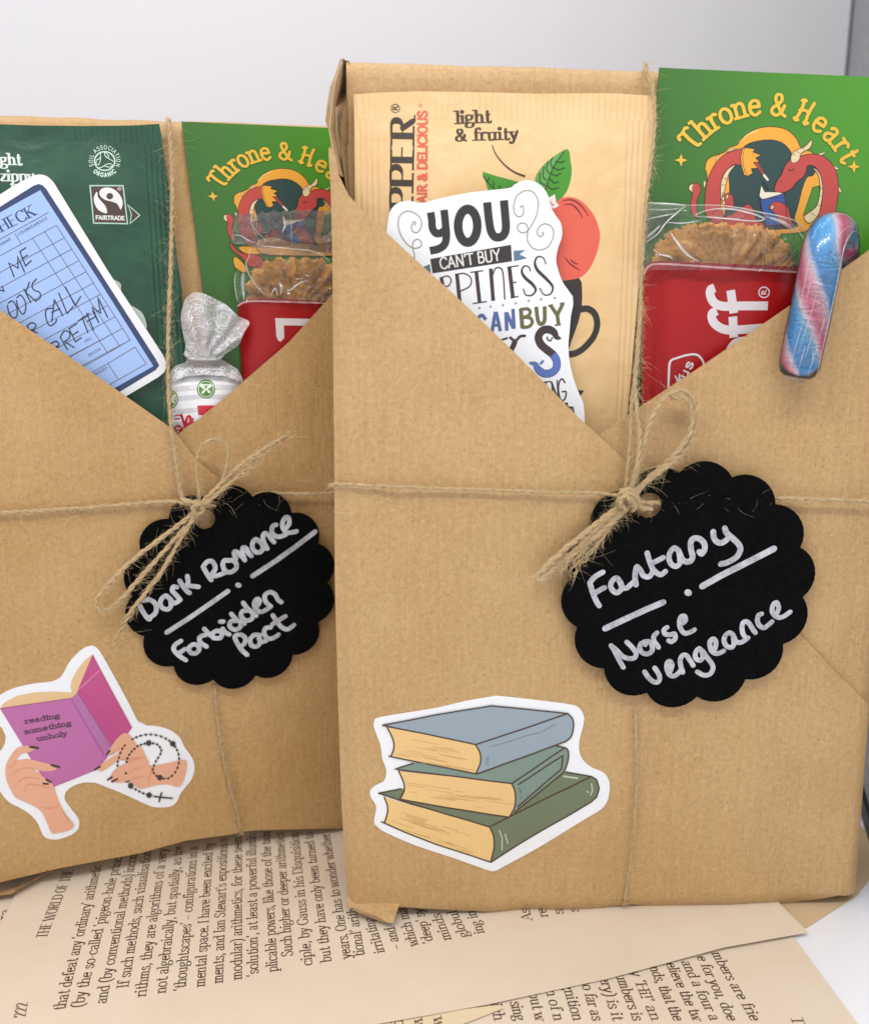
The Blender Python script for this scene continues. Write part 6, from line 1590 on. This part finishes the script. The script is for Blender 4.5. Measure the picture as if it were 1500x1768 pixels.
pen(tg, STR, zt3, [([(270, 995), (200, 870), (150, 770), (110, 710)], 1), ([(110, 710), (180, 770), (260, 850), (350, 880), (420, 865), (430, 800), (370, 720), (312, 665)], 1),
    ([(500, 680), (480, 740), (510, 800), (580, 820), (640, 780), (640, 710), (600, 660), (540, 665), (555, 700)], 1), ([(705, 545), (665, 590), (665, 650), (700, 700), (725, 735)], 1),
    ([(835, 475), (795, 510), (810, 560), (870, 570), (930, 560), (940, 620), (895, 660), (855, 645)], 1), ([(1045, 420), (1075, 380), (1060, 330), (1015, 340), (995, 410), (1010, 490), (1060, 550), (1130, 540), (1190, 505)], 1),
    ([(545, 1050), (590, 1120), (660, 1180), (720, 1180), (740, 1120), (710, 1050), (675, 1000)], 1),
    ([(880, 1040), (900, 960), (870, 915), (835, 940), (835, 1020), (870, 1090), (930, 1105), (990, 1060), (1010, 1030)], 1), ([(1040, 1060), (1015, 980), (1005, 900), (1035, 840), (1085, 840), (1130, 900), (1175, 970)], 1),
    ([(1290, 790), (1250, 750), (1205, 800), (1205, 870), (1260, 905), (1300, 860), (1290, 780), (1350, 860), (1410, 940), (1430, 1010), (1390, 1080), (1310, 1095), (1225, 1050)], 1)], 8.6)
pen(tg, STR, zt4, [([(255, 760), (270, 680), (240, 625), (195, 650), (190, 720), (220, 790), (290, 815), (370, 780)], 1), ([(490, 570), (440, 545), (385, 590), (375, 660), (410, 720), (470, 735), (500, 690), (495, 590), (530, 660), (590, 670), (660, 630), (685, 610)], 1), ([(665, 625), (620, 560), (605, 480), (620, 415), (665, 400), (710, 440), (745, 500), (780, 545)], 1),
    ([(860, 300), (820, 320), (805, 390), (830, 450), (890, 480), (950, 440), (995, 400)], 1), ([(1060, 290), (1080, 220), (1055, 155), (1015, 175), (995, 240), (1010, 300), (1070, 345), (1140, 335), (1230, 275)], 1)], 8.6)

STL2 = LS.shift(0.0022, lambda u, v: 0.0004 * nz(u, v, 12, 60) + 0.0006)
tg = tag_obj(STL2, 402, 1018, 166, 183, 24 - 360 / 14 * 3, 14, (354, 897), 17.5, 'black scalloped tag lettered Dark Romance, Forbidden Pact in silver pen')
zt5 = Z(7.5, 230, 900); zt6 = Z(7.5, 370, 880); zt7 = Z(6, 280, 1000)
pen(tg, STL2, zt5, [([(90, 1100), (130, 1180), (190, 1260), (215, 1270)], 1), ([(135, 1030), (200, 1015), (270, 1050), (300, 1120), (280, 1200), (215, 1245)], 1),
    ([(470, 1000), (420, 965), (365, 1010), (350, 1080), (390, 1130), (450, 1140), (490, 1090), (480, 1010), (520, 1060), (580, 1040), (600, 1010)], 1), ([(610, 1020), (550, 950), (505, 900), (520, 850), (565, 855)], 1),
    ([(600, 770), (650, 850), (700, 910), (730, 930)], 1), ([(700, 710), (710, 780), (700, 830), (760, 840), (845, 850)], 1),
    ([(905, 590), (960, 690), (1010, 760)], 1), ([(905, 590), (950, 530), (1010, 515), (1050, 560), (1060, 620), (1020, 680), (990, 700), (1060, 710), (1130, 690), (1190, 665)], 1),
    ([(1250, 510), (1180, 510), (1160, 570), (1190, 640), (1260, 660), (1330, 610), (1330, 540), (1270, 500)], 1)], 8.2)
pen(tg, STL2, zt6, [([(280, 640), (255, 560), (285, 545), (350, 600), (395, 655)], 1), ([(395, 655), (365, 560), (370, 495), (410, 500), (440, 560), (480, 600)], 1),
    ([(590, 420), (540, 385), (500, 420), (495, 500), (540, 550), (600, 545), (630, 490), (600, 420), (640, 490), (685, 500)], 1), ([(685, 505), (640, 420), (630, 340), (660, 305), (710, 340), (745, 390), (775, 420)], 1),
    ([(800, 195), (755, 215), (745, 290), (790, 340), (850, 350), (930, 320)], 1), ([(905, 260), (965, 190), (965, 115), (925, 100), (885, 160), (885, 230), (930, 290), (1000, 295), (1065, 280)], 1)], 8.2)
pen(tg, STL2, zt5, [([(435, 1440), (700, 1270), (950, 1100), (1225, 905)], 0), ([(1350, 825), (1372, 832)], 0)], 8.6)
pen(tg, STL2, zt6, [([(495, 860), (800, 660), (1050, 480), (1305, 285)], 0)], 8.8)
pen(tg, STL2, zt7, [([(195, 640), (135, 680), (120, 730), (170, 790), (245, 840)], 1), ([(160, 770), (200, 750), (235, 725)], 1), ([(310, 680), (275, 720), (300, 765), (355, 765), (385, 720), (355, 680), (315, 678)], 1), ([(460, 700), (400, 660), (385, 610), (420, 585), (450, 580)], 1),
    ([(435, 515), (480, 565), (540, 610)], 1), ([(530, 610), (600, 610), (620, 560), (570, 535), (520, 560)], 1), ([(625, 515), (650, 550), (695, 575)], 1), ([(600, 442), (635, 440)], 0),
    ([(770, 430), (710, 440), (700, 490), (750, 525), (805, 500), (815, 450)], 1), ([(715, 360), (770, 420), (850, 465)], 1), ([(890, 325), (830, 335), (820, 385), (870, 430), (930, 410), (940, 360)], 1), ([(838, 245), (890, 310), (975, 380)], 1),
    ([(985, 280), (1010, 230), (985, 205), (955, 240), (965, 305), (1020, 340), (1080, 315), (1125, 280)], 1), ([(1125, 285), (1070, 230), (1065, 165), (1120, 135), (1170, 160), (1200, 215), (1235, 240)], 1),
    ([(880, 785), (820, 730), (765, 640), (755, 590), (810, 575), (860, 610), (850, 670), (800, 700)], 1), ([(1010, 580), (950, 580), (910, 630), (930, 690), (985, 695), (1015, 650), (1000, 600), (1020, 650), (1075, 640)], 1), ([(1125, 500), (1070, 510), (1055, 560), (1090, 615), (1150, 610), (1205, 575)], 1),
    ([(1145, 375), (1195, 450), (1240, 500), (1300, 520), (1365, 475)], 1), ([(1140, 470), (1200, 430), (1275, 385)], 1)], 8.0)

# ------------------------------------------------------------------ jute twine
def twine(acc, pts3, width, k, pitch=0.0046, plies=2, fray=0.0):
    P_, L_ = resample([Vector(q) for q in cr([tuple(p) for p in pts3], n=8)], 0.00045)
    F = frame_path(P_); n = len(P_)
    for j in range(plies):
        Q = []
        for i in range(n):
            s = L_ * i / (n - 1); an = 2 * math.pi * (s / pitch + j / plies) + 0.8 * noise.noise(Vector((s * 150, k, j)))
            T_, N_, B_ = F[i]; r_ = width * 0.18 * (1 + 0.35 * noise.noise(Vector((s * 400, k + 3, j))))
            if fray: r_ *= 1 + 2.5 * max(0, (i / (n - 1) - (1 - fray)) / fray)
            Q.append(P_[i] + (N_ * math.cos(an) + B_ * math.sin(an)) * r_)
        tube(acc, Q, lambda t, j=j: width * 0.31 * (1 + 0.45 * noise.noise(Vector((t * n * 0.11, k, j + 9)))) * (1 - (0.6 * max(0, (t - (1 - fray)) / fray) if fray else 0)), 7)
    return P_, F
def fibres(acc, P_, F, N_out, per_cm, lmin, lmax, seed, rad=0.000026, lift=0.6, start=0.0, end=1.0, wid=0.0006, sag=0.0, along=0):
    rr = random.Random(seed); n = len(P_)
    L_ = sum((P_[i + 1] - P_[i]).length for i in range(n - 1)) * 100 * (end - start)
    for _ in range(int(L_ * per_cm)):
        i = int((start + (end - start) * rr.random()) * (n - 1)); T_, A_n, B_n = F[i]
        side = N_out.cross(T_).normalized() * rr.choice((-1, 1))
        d = (T_ * rr.choice((-1, 1)) * rr.uniform(.3, 1.6) + side * rr.uniform(0.1, 0.7) + N_out * rr.uniform(0.2, lift)).normalized()
        if along: d = (T_ * along + side * rr.uniform(0, .28) + N_out * rr.uniform(-.05, .2)).normalized()
        L0 = rr.uniform(lmin, lmax) * (1 if rr.random() < .8 else 1.8); m = 8; q = P_[i] + side * wid * rr.uniform(0, .6) + N_out * wid * rr.uniform(.2, .7); pts = [q.copy()]
        curl = Vector((rr.gauss(0, 1), rr.gauss(0, 1), rr.gauss(0, 1))) * rr.uniform(.3, 1.1) * (.35 if along else 1)
        for s in range(m):
            d = (d + curl * 0.4 + Vector((0, 0, -sag))).normalized()
            dn = d.dot(N_out)
            if dn < 0 and s > 1: d = (d - N_out * dn).normalized()
            q = q + d * (L0 / m); pts.append(q.copy())
        tube(acc, pts, lambda t: rad * (1.1 - 0.8 * t), 3, caps=False)
def off3(S, pts): return [S.p(*S.uv(x, y, o_), o_) for x, y, o_ in pts]
def build_twine(tname, label, S_all, runs, group=None, base=None):
    t = thing(tname, label, 'twine', base, group)
    fa = Acc(); k = 0
    for nm, pts, w_, per, lm, opts in runs:
        k += 1; a = Acc(); S = S_all[1] if pts[0][1] < 250 else S_all[0]; P_, F_ = twine(a, off3(S, pts), w_, k * 7.3, fray=opts.get('fray', 0)); a.build(nm, M['twine'], t)
        fibres(fa, P_, F_, S.N, per * .6, 0.0010, lm * .8, 100 + k, wid=w_, sag=opts.get('sag', 0.05))
        fibres(fa, P_, F_, S.N, 75, 0.0006, 0.0022, 900 + k, wid=w_ * .9, rad=.00002)
        if opts.get('fray'): fibres(fa, P_, F_, S.N, per * 0.5, 0.002, 0.004, 500 + k, wid=w_ * 1.2, start=.4, end=1.0, along=1, rad=.00006)
        if opts.get('fray0'): fibres(fa, P_, F_, S.N, per * 2.0, 0.002, 0.007, 700 + k, wid=w_ * 1.5, start=0.0, end=opts['fray0'])
    o = fa.build('stray_fibres', M['fibre'], t, kind='stuff')
    return t
RF = Surf(RS.o, RS.U, RS.V, RS.N, None); LF = Surf(LS.o, LS.U, LS.V, LS.N, None)
rng = random.Random(2)
def wob(pts, a=1.2): return [(x + rng.uniform(-a, a), y + rng.uniform(-a, a), o_) for x, y, o_ in pts]
runsR = [
 ('cord', [(577, 838, -.012), (577, 836, -.003), (578.5, 835, .0008), (582, 835, .0010), (587, 836, .0011), (594, 836, .0011), (603, 836, .0012), (615, 837, .0012), (630, 838, .0013), (650, 839, .0013), (750, 843, .0014), (850, 846, .0014), (950, 850, .0014), (1030, 851, .0017), (1075, 856, .0035)], .0009, 9, .006, {}),
 ('cord', [(1095, 866, .0030), (1150, 868, .0010), (1250, 864, .0010), (1330, 860, .0012), (1400, 862, .0014), (1460, 864, .0014), (1490, 865, .0013), (1500, 866, .0012), (1508, 866, .0011), (1515, 866, .0010), (1519, 866, .0008), (1520, 867, -.004)], .0012, 11, .006, {}),
 ('cord', [(1114, 112, -.018), (1113, 116, -.0105), (1118, 135, -.0098), (1126, 150, -.009), (1130, 200, -.0072), (1126, 260, -.006), (1117, 330, -.0035), (1111, 400, -.0032), (1107, 470, -.002), (1104, 560, .0006), (1097, 640, .0022), (1090, 700, .0034), (1088, 760, .0032), (1082, 820, .0032), (1078, 856, .0034)], .0010, 16, .006, {}),
 ('cord', [(1106, 520, -.0012), (1101, 600, .0010), (1096, 660, .0018), (1099, 710, .0028), (1104, 760, .0034), (1098, 810, .004), (1088, 850, .0036)], .0012, 16, .006, {}),
 ('cord', [(1096, 1222, .0006), (1098, 1280, .0012), (1099, 1340, .0012), (1096, 1400, .0012), (1090, 1470, .0012), (1082, 1530, .0008), (1077, 1560, .0002), (1076, 1568, -.004)], .00075, 7, .005, {}),
 ('bow_loop', [(1084, 856, .0030), (1098, 815, .0038), (1108, 775, .0030), (1124, 722, .0032), (1150, 684, .0034), (1180, 674, .0034), (1200, 698, .0034), (1200, 738, .0032), (1184, 775, .0030), (1150, 806, .0038), (1115, 832, .0036), (1086, 856, .0036)], .0014, 30, .009, {}),
 ('bow_loop', [(1090, 858, .0038), (1120, 826, .0032), (1160, 790, .0034), (1188, 752, .0036), (1196, 716, .0036), (1186, 690, .0036), (1160, 686, .0034)], .0015, 32, .009, {}),
 ('bow_loop', [(1086, 862, .0032), (1050, 888, .0034), (1010, 920, .0034), (970, 952, .0034), (938, 982, .0032), (926, 998, .0030), (934, 1000, .0038), (960, 978, .0032), (1000, 948, .0034), (1040, 915, .0036), (1078, 880, .0036)], .0015, 22, .007, {}),
 ('bow_tail', [(1084, 866, .0030), (1052, 898, .0032), (1022, 926, .0032), (1000, 955, .0030), (988, 990, .0036)], .0013, 34, .008, {'fray': .35}),
 ('bow_tail', [(1080, 868, .0036), (1045, 904, .0030), (1012, 934, .0030), (985, 962, .0038), (968, 985, .0036)], .0013, 30, .008, {'fray': .25}),
 ('bow_tail', [(1082, 872, .0030), (1056, 905, .0034), (1034, 935, .0034), (1012, 962, .0030), (1000, 975, .0036)], .0011, 24, .006, {'fray': .3}),
 ('bow_tail', [(1078, 866, .0034), (1030, 912, .0036), (992, 950, .0036), (958, 978, .0034)], .0011, 16, .006, {'fray': .2}),
 ('knot', [(1066, 872, .0030), (1072, 852, .0046), (1086, 846, .0052), (1096, 852, .0048), (1090, 870, .0036), (1078, 878, .0046), (1070, 866, .0054), (1082, 854, .0060), (1098, 858, .0054), (1100, 870, .0040)], .0015, 30, .004, {}),
 ('knot', [(1072, 846, .0036), (1084, 858, .0062), (1096, 872, .0050), (1092, 882, .0036)], .0015, 30, .004, {}),
 ('knot', [(1100, 872, .0040), (1112, 878, .0036), (1126, 878, .0030)], .0013, 24, .004, {}),
]
build_twine('jute_twine', 'jute twine round the front parcel, its bow tied beside the Fantasy tag', (RS, RF), runsR, 'jute twine bows', base_of(RF, 1080, 1560))
runsL = [
 ('cord', [(-262, 926, -.012), (-260, 925, .0004), (-240, 921, .0012), (-160, 908, .0013), (-60, 893, .0013), (0, 886, .0013), (80, 881, .0014), (160, 876, .0014), (240, 869, .0015), (300, 866, .0020), (330, 872, .0040)], .00125, 14, .006, {}),
 ('cord', [(345, 874, .0034), (420, 866, .0008), (450, 852, .0012), (520, 853, .0014), (580, 851, .0014), (640, 850, .0012)], .0012, 20, .008, {}),
 ('cord', [(291, 207, -.016), (291, 211, -.0090), (294, 240, -.0070), (297, 320, -.0045), (296, 400, -.0030), (294, 480, -.0015), (291, 560, -.0002), (290, 640, .0012), (294, 720, .0022), (303, 790, .0028), (312, 850, .0034), (326, 872, .0042)], .00115, 26, .008, {}),
 ('cord', [(370, 1182, .0006), (374, 1230, .0012), (382, 1290, .0013), (394, 1345, .0013), (407, 1395, .0012), (416, 1432, .0006), (418, 1440, -.004)], .0008, 14, .006, {}),
 ('bow_loop', [(345, 874, .0050), (342, 838, .0056), (339, 800, .0060), (348, 770, .0062), (366, 759, .0062), (386, 764, .0062), (394, 785, .0062), (388, 815, .0060), (374, 848, .0058), (352, 874, .0056)], .0009, 16, .006, {}),
 ('bow_tail', [(344, 872, .0056), (370, 846, .0060), (398, 818, .0064), (425, 796, .0068), (455, 776, .0068), (485, 758, .0066), (513, 742, .0062)], .0013, 20, .006, {'fray': .22}),
 ('bow_tail', [(350, 874, .0062), (378, 850, .0066), (406, 826, .0068), (432, 804, .0068), (450, 790, .0064)], .0012, 18, .006, {'fray': .15}),
 ('bow_loop', [(344, 878, .0054), (310, 905, .0056), (270, 935, .0056), (230, 966, .0054), (195, 1000, .0050), (167, 1035, .0044), (175, 1055, .0042), (205, 1038, .0048), (240, 1000, .0052), (280, 955, .0056), (320, 910, .0058)], .0013, 16, .006, {}),
 ('bow_tail', [(340, 884, .0060), (312, 930, .0062), (280, 985, .0060), (250, 1025, .0056), (222, 1062, .0050), (205, 1095, .0044), (192, 1128, .0040)], .0012, 18, .007, {'fray': .3}),
 ('knot', [(312, 862, .0050), (326, 866, .0064), (342, 868, .0070), (350, 880, .0068), (340, 888, .0066), (332, 876, .0070), (344, 868, .0076)], .0014, 26, .004, {}),
]
build_twine('jute_twine', 'jute twine round the left parcel, its bow tied beside the Dark Romance tag', (LS, LF), runsL, 'jute twine bows', base_of(LF, 400, 1440))
# loose fibres lying on the front of the parcels
for S, t_, spots, sd in ((RS, FR, [(700, 850), (640, 870), (730, 880), (830, 870), (900, 845), (1140, 1000), (1300, 880), (1400, 880), (1440, 872), (1100, 1000), (940, 900)], 3), (LS, FLP, [(60, 890), (130, 885), (20, 870), (270, 800), (250, 1160), (500, 830), (450, 650), (370, 1290), (250, 880)], 4)):
    a = Acc(); rr = random.Random(sd)
    for x, y in spots:
        for _ in range(2):
            x0, y0 = x + rr.uniform(-30, 30), y + rr.uniform(-12, 12); th = rr.uniform(0, 6.28); pts = []; c_ = rr.uniform(-.5, .5)
            for i in range(9):
                pts.append((x0, y0, .0006 + .0006 * math.sin(i * .4))); th += c_ * rr.uniform(.3, 1); x0 += 6 * math.cos(th); y0 += 5 * math.sin(th)
            P_ = [S.p(*S.uv(px, py, o_), o_) for px, py, o_ in pts]
            tube(a, P_, 0.00004, 3, caps=False)
    a.build('stray_fibres', M['fibre'], t_, kind='stuff')
